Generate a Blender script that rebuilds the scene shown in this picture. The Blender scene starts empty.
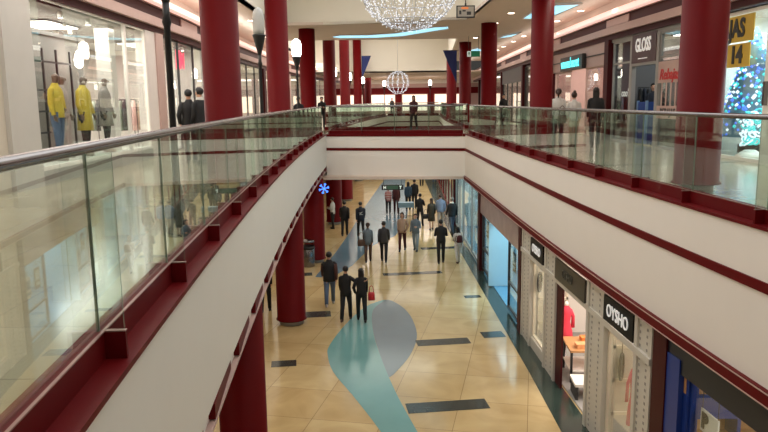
import bpy, bmesh, math, random
from mathutils import Vector, Matrix
R = math.radians
rnd = random.Random(7)
SC = bpy.context.scene
COL = SC.collection

# ------------------------------------------------------------------ camera
F_PX, PITCH, ROLL, EYE = 705.0, 0.16189, -0.01314, 1.45
cd = bpy.data.cameras.new('camera'); cam = bpy.data.objects.new('camera', cd); COL.objects.link(cam)
cd.sensor_width = 36.0; cd.lens = 36.0 * F_PX / 768.0; cd.clip_start = 0.05; cd.clip_end = 300
cam.matrix_world = (Matrix.Translation((0, 0, EYE)) @ Matrix.Rotation(math.pi / 2 - PITCH, 4, 'X')
                    @ Matrix.Rotation(ROLL, 4, 'Z'))
SC.camera = cam

# ------------------------------------------------------------------ world, large lights, exposure
w = bpy.data.worlds.new('world'); SC.world = w; w.use_nodes = True
w.node_tree.nodes['Background'].inputs[0].default_value = (1.0, .93, .86, 1)
w.node_tree.nodes['Background'].inputs[1].default_value = .05
SC.view_settings.view_transform = 'Standard'; SC.view_settings.look = 'None'
SC.view_settings.gamma = 1; SC.view_settings.use_curve_mapping = False
SC.view_settings.exposure = 0.0
SC.cycles.transparent_max_bounces = 32
LF, GF, CZ, RZ = -5.0, 0.0, 4.75, 7.5          # lower floor, gallery floor, gallery ceiling, raised ceiling

def area(name, loc, sx, sy, power, col=(1, .93, .85), rot=(0, 0, 0)):
    l = bpy.data.lights.new(name, 'AREA'); l.shape = 'RECTANGLE'; l.size = sx; l.size_y = sy
    l.energy = power; l.color = col
    o = bpy.data.objects.new(name, l); o.location = loc; o.rotation_euler = rot; COL.objects.link(o)
    return o
area('atrium_fill_light', (-.3, 14, RZ - .06), 7, 28, 1050, (.965, .985, 1))  # broad lamp added out of view above the near void
area('far_atrium_fill_light', (-.5, 50.5, RZ - .06), 8, 18, 1100, (1, .96, .91))  # another added lamp, over the second void
area('left_gallery_fill_light', (-5.4, 16, CZ - .04), 1.0, 34, 330, (1, .95, .89))  # gallery fills: broad lamps added to stand in for many small downlights
area('right_gallery_fill_light', (6.0, 16, CZ - .04), 1.2, 34, 150, (1, .93, .86))
area('far_left_gallery_fill_light', (-5.0, 50, CZ - .04), 1.5, 26, 260, (1, .92, .86))
area('far_right_gallery_fill_light', (6.6, 50, CZ - .04), 1.5, 26, 200, (1, .92, .86))
for n_, x_, a_ in (('left_cove_uplight', -5.7, -8), ('right_cove_uplight', 7.3, 8)):
    area(n_, (x_, 26, 4.33), .25, 76, 300 if x_ < 0 else 120, (1, .94, .88), (0, R(180 + a_), 0))
area('bridge_soffit_light', (.5, 33.6, -2.0), 5, 3, 60, (1, .93, .8))
area('lower_far_light', (.5, 55, -2.05), 6, 36, 340, (1, .93, .8))
area('lower_left_light', (-4.6, 18, -2.0), 2.2, 30, 140, (1, .9, .74))

# ------------------------------------------------------------------ materials
def lin(c):
    return tuple(((v / 255) / 12.92 if v / 255 <= .04045 else ((v / 255 + .055) / 1.055) ** 2.4) for v in c)
MATS = {}
def mat(name, rgb, rough=.5, metal=0, var=.06, scale=6, emit=0, spec=.5, bump=0, ecol=None):
    if name in MATS: return MATS[name]
    m = bpy.data.materials.new(name); m.use_nodes = True; nt = m.node_tree; b = nt.nodes['Principled BSDF']
    c = lin(rgb)
    tc = nt.nodes.new('ShaderNodeTexCoord'); nz = nt.nodes.new('ShaderNodeTexNoise')
    nz.inputs['Scale'].default_value = scale; nz.inputs['Detail'].default_value = 4
    rp = nt.nodes.new('ShaderNodeValToRGB')
    rp.color_ramp.elements[0].color = tuple(v * (1 - var) for v in c) + (1,)
    rp.color_ramp.elements[1].color = tuple(min(1, v * (1 + var)) for v in c) + (1,)
    nt.links.new(tc.outputs['Object'], nz.inputs['Vector']); nt.links.new(nz.outputs['Fac'], rp.inputs['Fac'])
    nt.links.new(rp.outputs['Color'], b.inputs['Base Color'])
    b.inputs['Roughness'].default_value = rough; b.inputs['Metallic'].default_value = metal
    b.inputs['Specular IOR Level'].default_value = spec
    if emit:
        b.inputs['Emission Color'].default_value = (lin(ecol) if ecol else c) + (1,)
        b.inputs['Emission Strength'].default_value = emit
    if bump:
        bp = nt.nodes.new('ShaderNodeBump'); bp.inputs['Strength'].default_value = bump
        nt.links.new(nz.outputs['Fac'], bp.inputs['Height']); nt.links.new(bp.outputs['Normal'], b.inputs['Normal'])
    MATS[name] = m
    return m
def glass_mat(name, tint, ior=1.5, rough=0.0):
    m = bpy.data.materials.new(name); m.use_nodes = True; nt = m.node_tree; nt.nodes.clear()
    out = nt.nodes.new('ShaderNodeOutputMaterial'); mx = nt.nodes.new('ShaderNodeMixShader')
    tr = nt.nodes.new('ShaderNodeBsdfTransparent'); gl = nt.nodes.new('ShaderNodeBsdfGlossy'); fr = nt.nodes.new('ShaderNodeFresnel')
    tr.inputs['Color'].default_value = tint + (1,); gl.inputs['Roughness'].default_value = rough
    gl.inputs['Color'].default_value = (.95, .98, .96, 1); fr.inputs['IOR'].default_value = ior
    geo = nt.nodes.new('ShaderNodeNewGeometry')                      # the fresnel of the front side for both faces of the pane
    mxn = nt.nodes.new('ShaderNodeMix'); mxn.data_type = 'FLOAT'
    mxn.inputs[2].default_value = ior; mxn.inputs[3].default_value = 1 / ior
    nt.links.new(geo.outputs['Backfacing'], mxn.inputs[0])
    nt.links.new(mxn.outputs[0], fr.inputs['IOR'])
    nt.links.new(fr.outputs[0], mx.inputs[0]); nt.links.new(tr.outputs[0], mx.inputs[1]); nt.links.new(gl.outputs[0], mx.inputs[2])
    nt.links.new(mx.outputs[0], out.inputs[0])
    return m
def tile_mat(name, c1, c2, cm, w_, h_, rough, rot=0, mortar=.006, nscale=.9):
    m = bpy.data.materials.new(name); m.use_nodes = True; nt = m.node_tree; b = nt.nodes['Principled BSDF']
    tc = nt.nodes.new('ShaderNodeTexCoord'); mp = nt.nodes.new('ShaderNodeMapping'); br = nt.nodes.new('ShaderNodeTexBrick')
    mp.inputs['Rotation'].default_value = (0, 0, rot)
    br.offset = 0; br.inputs['Scale'].default_value = 1; br.inputs['Brick Width'].default_value = w_
    br.inputs['Row Height'].default_value = h_; br.inputs['Mortar Size'].default_value = mortar; br.inputs['Bias'].default_value = .1
    br.inputs['Color1'].default_value = lin(c1) + (1,); br.inputs['Color2'].default_value = lin(c2) + (1,)
    br.inputs['Mortar'].default_value = lin(cm) + (1,)
    nz = nt.nodes.new('ShaderNodeTexNoise'); nz.inputs['Scale'].default_value = nscale; nz.inputs['Detail'].default_value = 7
    nz.inputs['Distortion'].default_value = 1.2
    rp = nt.nodes.new('ShaderNodeValToRGB'); rp.color_ramp.elements[0].position = .3; rp.color_ramp.elements[1].position = .75
    rp.color_ramp.elements[0].color = (.72, .68, .6, 1); rp.color_ramp.elements[1].color = (1.0, 1.0, 1.0, 1)
    mu = nt.nodes.new('ShaderNodeMix'); mu.data_type = 'RGBA'; mu.blend_type = 'MULTIPLY'; mu.inputs[0].default_value = .8
    L = nt.links.new
    L(tc.outputs['Object'], mp.inputs[0]); L(mp.outputs[0], br.inputs['Vector']); L(tc.outputs['Object'], nz.inputs['Vector'])
    L(nz.outputs['Fac'], rp.inputs[0]); L(br.outputs['Color'], mu.inputs[6]); L(rp.outputs[0], mu.inputs[7]); L(mu.outputs[2], b.inputs['Base Color'])
    b.inputs['Roughness'].default_value = rough
    return m

M_WHITE = mat('warm_white_plaster', (238, 231, 222), .6, var=.02, scale=2)
M_COLD = mat('off_white_plaster', (234, 234, 229), .55, var=.02, scale=2)
M_RAISED = mat('cream_ceiling_plaster', (240, 234, 220), .7, var=.02, scale=1)
M_CEIL = mat('beige_ceiling_plaster', (222, 204, 190), .7, var=.03, scale=1.5)
M_RED = mat('maroon_column_paint', (97, 7, 10), .5, var=.1, scale=2.5, spec=.1)
M_TRIM = mat('maroon_trim_paint', (97, 11, 15), .5, var=.08, scale=5, spec=.12)
M_DTRIM = mat('dark_maroon_paint', (64, 10, 14), .5, var=.08, scale=5, spec=.2)
M_PINKB = mat('pale_pink_band', (190, 160, 152), .5)
M_STEEL = mat('brushed_steel', (134, 131, 133), .22, 1, .1, 30)
M_CAP = mat('pale_metal_cap', (150, 112, 104), .35, .4)
M_BLACK = mat('black_paint', (22, 22, 24), .4)
M_DARK = mat('dark_grey_metal', (48, 46, 46), .45)
M_GREY = mat('light_grey_stone', (150, 148, 144), .4, var=.06, scale=3)
M_STONE = mat('warm_grey_stone_pillar', (196, 193, 187), .5, var=.05, scale=3)
M_BEIGE = mat('beige_wall_panel', (208, 199, 184), .45, var=.05, scale=2)
M_SHOPW = mat('white_shop_wall', (232, 226, 218), .6, var=.02)
M_GPANEL = mat('grey_shop_panel', (150, 144, 138), .6, var=.04)
M_WOOD = mat('pale_wood', (190, 140, 90), .5, var=.15, scale=8)
M_GREEN = mat('dark_green_marble', (46, 60, 54), .16, var=.35, scale=3)
M_SLATE = mat('dark_slate_inlay', (58, 62, 58), .16, var=.25, scale=4)
M_TEAL = mat('teal_stone_inlay', (112, 158, 156), .16, var=.08, scale=1.5)
M_BLUEG = mat('blue_grey_stone_inlay', (116, 130, 138), .16, var=.08, scale=1.5)
M_PATH = mat('slate_blue_stone_inlay', (100, 128, 144), .16, var=.1, scale=1.5)
M_FLOOR = tile_mat('beige_marble_tiles', (214, 192, 146), (202, 176, 128), (146, 122, 90), 1.45, 1.45, .13, R(12))
M_UFLOOR = tile_mat('cream_marble_tiles', (182, 172, 146), (174, 164, 138), (128, 120, 102), .9, .9, .13, 0, .004)
M_BAL = glass_mat('balustrade_glass', (.9, .945, .925))
M_EDGE = mat('green_glass_edge', (116, 132, 116), .2, var=.05)
M_PANE = glass_mat('shop_window_glass', (.95, .98, .97))
M_LAMP = mat('lit_lamp_glass', (255, 236, 224), .4, emit=14)
M_LAMPOFF = mat('unlit_lamp_glass', (190, 190, 186), .12)
M_DOWN = mat('downlight_glow', (255, 230, 208), .4, emit=9)
M_PANEL = mat('shop_light_panel', (255, 244, 232), .4, emit=6)
M_CYANL = mat('cool_ceiling_light', (150, 214, 238), .4, emit=1.25)
M_COVE = mat('pink_white_cove_light', (255, 212, 198), .4, emit=.8)
M_LED = mat('white_led_bulb', (232, 240, 255), .3, emit=1.1)
M_WIRE = mat('silver_wire', (190, 192, 198), .35, .6)

# ------------------------------------------------------------------ mesh helpers
class MB:
    def __init__(s): s.v = []; s.f = []; s.m = []; s.sm = []
    def add(s, vs, fs, mi=0, smooth=False):
        b = len(s.v); s.v += [tuple(v) for v in vs]
        for f in fs: s.f.append(tuple(b + i for i in f)); s.m.append(mi); s.sm.append(smooth)
    def hexa(s, p, mi=0):    # p: 4 bottom then 4 top, counter-clockwise seen from above
        s.add(p, [(0, 3, 2, 1), (4, 5, 6, 7), (0, 1, 5, 4), (1, 2, 6, 5), (2, 3, 7, 6), (3, 0, 4, 7)], mi)
    def box(s, x0, x1, y0, y1, z0, z1, mi=0):
        s.hexa([(x0, y0, z0), (x1, y0, z0), (x1, y1, z0), (x0, y1, z0), (x0, y0, z1), (x1, y0, z1), (x1, y1, z1), (x0, y1, z1)], mi)
    def rbox(s, x0, x1, y0, y1, z0, z1, r=.02, mi=0):   # rounded in plan
        pts = []
        for cx, cy, a0 in ((x1 - r, y0 + r, -90), (x1 - r, y1 - r, 0), (x0 + r, y1 - r, 90), (x0 + r, y0 + r, 180)):
            for k in range(4): a = R(a0 + 30 * k); pts.append((cx + r * math.cos(a), cy + r * math.sin(a)))
        s.prism(pts, z0, z1, mi)
    def prism(s, pts, z0, z1, mi=0, top_mi=None):
        n = len(pts); b = len(s.v)
        s.v += [(x, y, z0) for x, y in pts] + [(x, y, z1) for x, y in pts]
        s.f.append(tuple(b + i for i in reversed(range(n)))); s.m.append(mi); s.sm.append(False)
        s.f.append(tuple(b + n + i for i in range(n))); s.m.append(mi if top_mi is None else top_mi); s.sm.append(False)
        for i in range(n):
            j = (i + 1) % n; s.f.append((b + i, b + j, b + n + j, b + n + i)); s.m.append(mi); s.sm.append(False)
    def lathe(s, prof, cx=0, cy=0, n=20, mi=0, smooth=True, cap=True, sy=1):
        b = len(s.v)
        for r, z in prof:
            for k in range(n): a = 2 * math.pi * k / n; s.v.append((cx + r * math.cos(a), cy + r * sy * math.sin(a), z))
        for i in range(len(prof) - 1):
            for k in range(n):
                l = (k + 1) % n
                s.f.append((b + i * n + k, b + i * n + l, b + (i + 1) * n + l, b + (i + 1) * n + k)); s.m.append(mi); s.sm.append(smooth)
        if cap:
            s.f.append(tuple(b + k for k in reversed(range(n)))); s.m.append(mi); s.sm.append(False)
            t = b + (len(prof) - 1) * n; s.f.append(tuple(t + k for k in range(n))); s.m.append(mi); s.sm.append(False)
    def loft(s, rings, mi=0, smooth=True, caps=True):   # rings: lists of equal length
        n = len(rings[0]); b = len(s.v)
        for r in rings: s.v += [tuple(p) for p in r]
        for i in range(len(rings) - 1):
            for k in range(n):
                l = (k + 1) % n
                s.f.append((b + i * n + k, b + i * n + l, b + (i + 1) * n + l, b + (i + 1) * n + k)); s.m.append(mi); s.sm.append(smooth)
        if caps:
            s.f.append(tuple(b + k for k in reversed(range(n)))); s.m.append(mi); s.sm.append(smooth)
            t = b + (len(rings) - 1) * n; s.f.append(tuple(t + k for k in range(n))); s.m.append(mi); s.sm.append(smooth)
    def tube(s, pts, rad, n=8, mi=0, flat=1.0):
        pts = [Vector(p) for p in pts]; rings = []
        if not isinstance(rad, (list, tuple)): rad = [rad] * len(pts)
        up = None
        for i, p in enumerate(pts):
            t = (pts[min(i + 1, len(pts) - 1)] - pts[max(i - 1, 0)]).normalized()
            if up is None: up = Vector((1, 0, 0)) if abs(t.x) < .7 else Vector((0, 0, 1))
            a = (up - t * up.dot(t)).normalized(); c = t.cross(a); up = a
            rings.append([p + (a * math.cos(q) + c * math.sin(q) * flat) * rad[i] for q in (2 * math.pi * k / n for k in range(n))])
        s.loft(rings, mi)
    def ball(s, c, r, n=8, m=6, mi=0, sc=(1, 1, 1)):
        rings = []
        for i in range(1, m):
            th = math.pi * i / m
            rings.append([(c[0] + sc[0] * r * math.sin(th) * math.cos(q), c[1] + sc[1] * r * math.sin(th) * math.sin(q), c[2] - sc[2] * r * math.cos(th)) for q in (2 * math.pi * k / n for k in range(n))])
        s.loft(rings, mi)
    def merge(s, o, M):
        b = len(s.v); s.v += [tuple(M @ Vector(v)) for v in o.v]
        s.f += [tuple(b + i for i in f) for f in o.f]; s.m += o.m; s.sm += o.sm
    def mesh(s, name, mats):
        me = bpy.data.meshes.new(name); me.from_pydata(s.v, [], s.f)
        for m in (mats if isinstance(mats, (list, tuple)) else [mats]): me.materials.append(m)
        me.polygons.foreach_set('material_index', s.m); me.polygons.foreach_set('use_smooth', s.sm); me.update()
        return me
def obj(name, mb, mats, parent=None, loc=None):
    o = bpy.data.objects.new(name, mb.mesh(name, mats)); COL.objects.link(o)
    if parent: o.parent = parent
    if loc: o.location = loc
    return o
def tag(o, label=None, cat=None, group=None, kind=None):
    if label: o['label'] = label
    if cat: o['category'] = cat
    if group: o['group'] = group
    if kind: o['kind'] = kind
    return o
def thing(name, label, cat, loc=(0, 0, 0), rotz=0, group=None):
    o = bpy.data.objects.new(name, None); o.empty_display_size = .2; COL.objects.link(o)
    o.location = loc; o.rotation_euler = (0, 0, rotz)
    return tag(o, label, cat, group)
def struct(name, mb, mats, label, cat):
    return tag(obj(name, mb, mats), label, cat, kind='structure')
def dup(root, loc, rotz=0, label=None, group=None):
    r = root.copy(); COL.objects.link(r); r.location = loc; r.rotation_euler = (0, 0, rotz)
    if label: r['label'] = label
    if group: r['group'] = group
    for ch in list(root.children):
        c = ch.copy(); COL.objects.link(c); c.parent = r
        for g in list(ch.children):
            d = g.copy(); COL.objects.link(d); d.parent = c
    return r
def text_mb(s, size, depth=.01, shear=0, mi=0, sx=1, bold=0):
    cu = bpy.data.curves.new('lettering', 'FONT'); cu.body = s; cu.size = size; cu.extrude = depth; cu.align_x = 'CENTER'; cu.align_y = 'CENTER'
    cu.shear = shear; cu.offset = bold; cu.resolution_u = 3
    o = bpy.data.objects.new('lettering', cu); COL.objects.link(o); bpy.context.view_layer.update()
    me = o.evaluated_get(bpy.context.evaluated_depsgraph_get()).to_mesh()
    mb = MB(); mb.add([(v.co.x * sx, v.co.y, v.co.z) for v in me.vertices], [tuple(p.vertices) for p in me.polygons], mi)
    o.to_mesh_clear(); bpy.data.objects.remove(o); bpy.data.curves.remove(cu)
    return mb

# ------------------------------------------------------------------ the plan: curves of the void edges and the shop lines
def poly(c, y):
    t = y / 10; return ((c[0] * t + c[1]) * t + c[2]) * t + c[3]
CL = (-0.01036919, 0.19224387, -0.9500668, -1.13207355); CR = (-0.06743155, 0.49877863, -1.38657836, 5.02020091)
XL = lambda y: poly(CL, y)
XR = lambda y: poly(CR, y) if y < 31 else 3.45
def pw(pts):
    def f(y):
        if y <= pts[0][0]: return pts[0][1]
        for (a, b), (c, d) in zip(pts, pts[1:]):
            if y <= c: return b + (d - b) * (y - a) / (c - a)
        return pts[-1][1]
    return f
XL2 = pw([(36, -2.75), (42.6, -2.35), (50, -1.9), (60, -1.0), (72, .5)])
XR2 = pw([(36, 4.15), (56, 4.85), (72, 5.7)])
XSL = pw([(-4, -6.2), (14, -6.25), (24, -6.4), (34, -6.9), (45, -7), (55, -6.5), (65, -5.6), (80, -4)])
XSR = pw([(-4, 8.6), (12, 8.3), (16, 8.05), (24, 7.85), (33, 7.95), (50, 8.6), (80, 10.2)])
XF = lambda y: XR(y) + .05 if y < 31 else 3.5 + (y - 31) * .03         # lower shop line on the right
XLW = lambda y: -7.4 if y < 35 else -7.4 + (y - 35) * .03
def ys(a, b, step=1.0):
    n = max(1, round((b - a) / step)); return [a + (b - a) * i / n for i in range(n + 1)]
def P(fn, side, y, d=0.0):         # a point on a curve, d metres behind it (away from the void)
    t = Vector((fn(y + .05) - fn(y - .05), .1, 0)).normalized()
    n = Vector((t.y, -t.x, 0)) * side
    return Vector((fn(y), y, 0)) + n * d
def frame(fn, side, y, d, z):       # facade frame: x along the reading direction, y up, z out towards the void
    t = (P(fn, side, y + .1) - P(fn, side, y - .1)).normalized()
    n = Vector((t.y, -t.x, 0)) * side
    p = P(fn, side, y, d); x = -t if side > 0 else t
    M = Matrix.Identity(4)
    for i, a in enumerate((x, Vector((0, 0, 1)), -n)): M[0][i], M[1][i], M[2][i] = a
    M[0][3], M[1][3], M[2][3] = p.x, p.y, z
    return M
def band(mb, fn, side, y0, y1, d0, d1, z0, z1, mi=0, step=1.0):    # a box swept along a curve
    Y = ys(y0, y1, step); rings = []
    for y in Y:
        a, b = P(fn, side, y, d0), P(fn, side, y, d1)
        r = [(a.x, a.y, z0), (b.x, b.y, z0), (b.x, b.y, z1), (a.x, a.y, z1)]
        rings.append(r if side < 0 else r[::-1])
    mb.loft(rings, mi, smooth=False)
def fbox(mb, fn, side, y0, y1, d0, d1, z0, z1, mi=0):
    band(mb, fn, side, y0, y1, d0, d1, z0, z1, mi, step=99)
def flat(mb, fa, fb, y0, y1, z, mi=0, step=1.0, th=.02, under=False):      # slab between two curves
    for a, b in zip(ys(y0, y1, step), ys(y0, y1, step)[1:]):
        mb.hexa([(fa(a), a, z - th), (fb(a), a, z - th), (fb(b), b, z - th), (fa(b), b, z - th), (fa(a), a, z), (fb(a), a, z), (fb(b), b, z), (fa(b), b, z)], mi)

# ------------------------------------------------------------------ lower floor with its inlays
fl = MB(); fl.add([(-9, -4, LF), (9, -4, LF), (9, 84, LF), (-9, 84, LF)], [(0, 1, 2, 3)])
def inlay(pts, mi, h):
    a = sum(p[0] * q[1] - q[0] * p[1] for p, q in zip(pts, pts[1:] + pts[:1]))
    fl.add([(x, y, LF + h) for x, y in (pts if a > 0 else pts[::-1])], [tuple(range(len(pts)))], mi)
def smooth_pts(pts, n=4):
    out = []; L = len(pts)
    for i in range(L):
        p0, p1, p2, p3 = (Vector(pts[(i + k) % L]) for k in (-1, 0, 1, 2))
        for k in range(n):
            t = k / n
            out.append(tuple(.5 * ((2 * p1) + (p2 - p0) * t + (2 * p0 - 5 * p1 + 4 * p2 - p3) * t * t + (3 * p1 - p0 - 3 * p2 + p3) * t ** 3)))
    return out
path_l = [(-2.6, 25.6), (-2.36, 27.7), (-2.1, 29.97), (-1.71, 34.67), (-1.12, 43.88), (.6, 64.5)]
path_r = [(2.07, 64.3), (1.66, 54.25), (1.44, 41.6), (1.15, 37), (.52, 33.46), (-.56, 31.15), (-1.3, 27.29), (-2.0, 25.4)]
inlay(path_l + path_r, 3, .003)
inlay(smooth_pts([(-.38, 21.29), (0, 22.39), (.41, 21.91), (.75, 20.71), (.88, 18.95), (.68, 17.51), (.34, 16.41), (.02, 15.85), (-.15, 17.32), (-.36, 19.33)]), 2, .004)
inlay(smooth_pts([(0, 22.39), (-.64, 21.62), (-1.18, 19.82), (-1.5, 18.13), (-1.5, 17.37), (-1.28, 16.21), (-.76, 14.84), (-.3, 13.58), (.15, 12.2), (.6, 10.6), (1.2, 10.7), (.75, 12.4), (.39, 14.04), (.14, 15.37), (-.15, 17.32), (-.36, 19.33), (-.38, 21.29)]), 1, .006)
for x, y, w_, h_ in [(-2.1, 20.9, .85, .6), (-2.55, 16.8, .62, .42), (1.55, 18.25, 1.45, .48), (1.3, 14.2, 1.75, .5), (1.05, 25.95, 2.25, .4), (2.98, 18.8, .62, .5), (2.9, 22.65, .55, .32), (-2.3, 12.6, .7, .4), (-3.2, 26, .9, .5), (2.4, 30.5, 1.6, .45), (-.5, 9.5, 1.2, .45)]:
    a = .12
    inlay([(x + dx * math.cos(a) - dy * math.sin(a), y + dx * math.sin(a) + dy * math.cos(a)) for dx, dy in ((-w_ / 2, -h_ / 2), (w_ / 2, -h_ / 2), (w_ / 2, h_ / 2), (-w_ / 2, h_ / 2))], 4, .005)
bp = [(3.42 + (.0 if y < 16 else -.012 * (y - 16)), y) for y in ys(-4, 30, 2)] + [(3.2, 40), (3.4, 60)]
inlay(bp + [(XF(y) + .1, y) for y in (60, 50, 40, 31)] + [(XF(y) + .1, y) for y in ys(-4, 30, 2)[::-1]], 5, .004)
struct('floor', fl, [M_FLOOR, M_TEAL, M_BLUEG, M_PATH, M_SLATE, M_GREEN], 'beige marble lower floor with teal ribbon inlay and dark tiles', 'floor')

# ------------------------------------------------------------------ galleries, bridges: floors, fascias, soffits
Y0, YB, YE = -4.0, 31.2, 72.0
BA, BB = (XL(31.7), 31.7), (XR(30.3), 30.3)        # front edge of the cross bridge
def front_y(x): return BA[1] + (BB[1] - BA[1]) * (x - BA[0]) / (BB[0] - BA[0])
XFB = lambda x: front_y(x)
mb = MB(); flat(mb, lambda y: XSL(y) - 5, lambda y: XL(y) - .26, Y0, 31.7, GF, th=.1)
flat(mb, lambda y: XSL(y) - 5, lambda y: (XL2(y) - .26 if y > 36.2 else -2.6), 31.7, YE, GF, th=.1); flat(mb, lambda y: -9.0, lambda y: 15, YE, 86, GF, th=.1)
struct('floor_gallery_left', mb, M_UFLOOR, 'polished cream tile floor of the left upper gallery', 'floor')
mb = MB(); flat(mb, lambda y: XR(y) + .26, lambda y: XSR(y) + 5, Y0, 30.3, GF, th=.1); flat(mb, lambda y: (XR2(y) + .26 if y > 36.2 else 3.4), lambda y: XSR(y) + 5, 30.3, YE, GF, th=.1)
for a, b in ((15.2, 15.34), (19.2, 19.36), (23.5, 23.66)):
    mb.add([(XR(a) + .6, a, .004), (XSR(a), a + .5, .004), (XSR(b), b + .5, .004), (XR(b) + .6, b, .004)], [(0, 1, 2, 3)], 1)
struct('floor_gallery_right', mb, [M_UFLOOR, M_SLATE], 'polished cream tile floor of the right upper gallery', 'floor')
mb = MB(); mb.hexa([(BA[0], BA[1] + .26, -.1), (BB[0], BB[1] + .26, -.1), (4.3, 36, -.1), (-2.9, 36, -.1), (BA[0], BA[1] + .26, .002), (BB[0], BB[1] + .26, .002), (4.3, 36, .002), (-2.9, 36, .002)])
struct('floor_bridge', mb, M_UFLOOR, 'cream tile floor of the cross bridge', 'floor')
mb = MB(); mb.box(-8, 10, Y0 - 3, .06, -.1, .001); struct('floor_near_bridge', mb, M_UFLOOR, 'cream tile floor the view is taken from', 'floor')

mb = MB(); band(mb, XL, -1, .35, 31.75, 0, .15, -1.40, .0, 0); band(mb, XL, -1, .35, 31.75, -.02, .15, -1.60, -1.572, 1); band(mb, XL, -1, .35, 31.75, .05, .15, -1.575, -1.40, 0)
struct('wall_left', mb, [M_COLD, M_PINKB], 'smooth off white fascia below the left balustrade', 'wall')
mb = MB(); band(mb, XR, 1, .35, 30.3, 0, .15, -1.78, .0, 0); struct('wall_right', mb, M_WHITE, 'smooth warm white fascia below the right balustrade', 'wall')
mb = MB()
def bline(mb, A, B, d0, d1, z0, z1, mi=0):       # a box along a straight line, d measured to the right-hand... away from the camera
    A, B = Vector((*A, 0)), Vector((*B, 0)); t = (B - A).normalized(); n = Vector((-t.y, t.x, 0))
    q = [A + n * d0, B + n * d0, B + n * d1, A + n * d1]
    mb.hexa([(p.x, p.y, z0) for p in q] + [(p.x, p.y, z1) for p in q], mi)
bline(mb, BA, BB, 0, .15, -1.82, 0); struct('wall_bridge', mb, M_WHITE, 'white front fascia of the cross bridge', 'wall')
mb = MB(); bline(mb, (-2.75, 36), (4.15, 36), -.15, 0, -1.82, 0); struct('wall_bridge_rear', mb, M_WHITE, 'white rear fascia of the cross bridge', 'wall')
mb = MB(); bline(mb, (XL(.35), .35), (XR(.35), .35), -.12, 0, -1.82, 0); struct('wall_near_bridge', mb, M_WHITE, 'white fascia below the viewpoint', 'wall')
mb = MB(); band(mb, XL2, -1, 36, YE, 0, .15, -1.82, 0); struct('wall_far_left', mb, M_WHITE, 'white fascia along the left of the second void', 'wall')
mb = MB(); band(mb, XR2, 1, 36, YE, 0, .15, -1.82, 0); struct('wall_far_right', mb, M_WHITE, 'white fascia along the right of the second void', 'wall')
mb = MB(); bline(mb, (.4, YE), (5.8, YE), 0, .15, -1.82, 0); struct('wall_far_end', mb, M_WHITE, 'white fascia closing the far end of the second void', 'wall')
# maroon trims: ledges, stripes, lower bands
TR = [0]
def trim(mb, m, label):
    TR[0] += 1; return struct('trim_%d' % TR[0], mb, m, label, 'trim')
mb = MB(); band(mb, XL, -1, .35, 31.75, -.025, .3, -.025, .012); trim(mb, M_TRIM, 'maroon ledge capping the left fascia')
mb = MB(); band(mb, XR, 1, .35, 30.35, -.025, .3, -.025, .012); trim(mb, M_TRIM, 'maroon ledge capping the right fascia')
mb = MB(); bline(mb, BA, BB, -.025, .3, -.09, .012); trim(mb, M_TRIM, 'maroon ledge capping the bridge fascia')
mb = MB(); band(mb, XR, 1, .35, 30.3, -.022, .05, -.715, -.595); trim(mb, M_TRIM, 'maroon stripe along the middle of the right fascia')
mb = MB(); bline(mb, BA, BB, -.022, .05, -.715, -.595); trim(mb, M_TRIM, 'maroon stripe along the bridge fascia')
mb = MB(); band(mb, XR, 1, .35, 30.3, -.06, .15, -1.945, -1.775, 0); band(mb, XR, 1, .35, 30.3, -.068, .0, -1.80, -1.785, 1); band(mb, XR, 1, .35, 30.3, -.068, .0, -1.95, -1.935, 1)
trim(mb, [M_TRIM, M_PINKB], 'maroon band between the right fascia and the lower shops')
mb = MB()
y = 1.2
while y < 31:       # short maroon wedges under the left fascia
    e = min(y + 1.3, 31.6); a, b, c, d = P(XL, -1, y, -.018), P(XL, -1, y, .1), P(XL, -1, e, .1), P(XL, -1, e, .02)
    mb.hexa([(p.x, p.y, -1.556) for p in (b, a, d, c)] + [(p.x, p.y, -1.40) for p in (b, a, d, c)]); y += 1.73
trim(mb, M_TRIM, 'broken maroon band along the foot of the left fascia')
mb = MB(); band(mb, XL2, -1, 36, YE, -.022, .05, -.715, -.595); band(mb, XL2, -1, 36, YE, -.02, .3, -.1, .012); trim(mb, M_TRIM, 'maroon stripes on the left of the second void')
mb = MB(); band(mb, XR2, 1, 36, YE, -.022, .05, -.715, -.595); band(mb, XR2, 1, 36, YE, -.02, .3, -.1, .012); trim(mb, M_TRIM, 'maroon stripes on the right of the second void')
mb = MB(); bline(mb, (.4, YE), (5.8, YE), -.022, .05, -.715, -.595); bline(mb, (.4, YE), (5.8, YE), -.02, .3, -.1, .012); trim(mb, M_TRIM, 'maroon stripes on the far end of the second void')
mb = MB(); bline(mb, (-2.75, 36), (4.15, 36), -.3, .02, -.1, .012); trim(mb, M_TRIM, 'maroon ledge on the rear of the cross bridge')
# soffits of the galleries = ceiling of the lower level
mb = MB(); flat(mb, lambda y: -12.0, lambda y: XL(y) - .1, Y0, 31.6, -1.5, th=.1); struct('ceiling_lower_left', mb, M_CEIL, 'beige soffit under the left gallery', 'ceiling')
mb = MB(); mb.hexa([(BA[0] - 10, BA[1] + .1, -1.95), (BB[0] + .3, BB[1] + .1, -1.95), (4.15, 36, -1.95), (-12, 36, -1.95), (BA[0] - 10, BA[1] + .1, -1.82), (BB[0] + .3, BB[1] + .1, -1.82), (4.15, 36, -1.82), (-12, 36, -1.82)])
struct('ceiling_lower_bridge', mb, M_CEIL, 'beige soffit under the cross bridge', 'ceiling')
mb = MB(); flat(mb, lambda y: -12.0, lambda y: XL2(y) - .1, 36, YE, -1.82, th=.1); flat(mb, lambda y: -12.0, lambda y: 12, YE, 86, -1.82, th=.1); flat(mb, lambda y: XR2(y) + .1, lambda y: 12, 36, YE, -1.82, th=.1)
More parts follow.
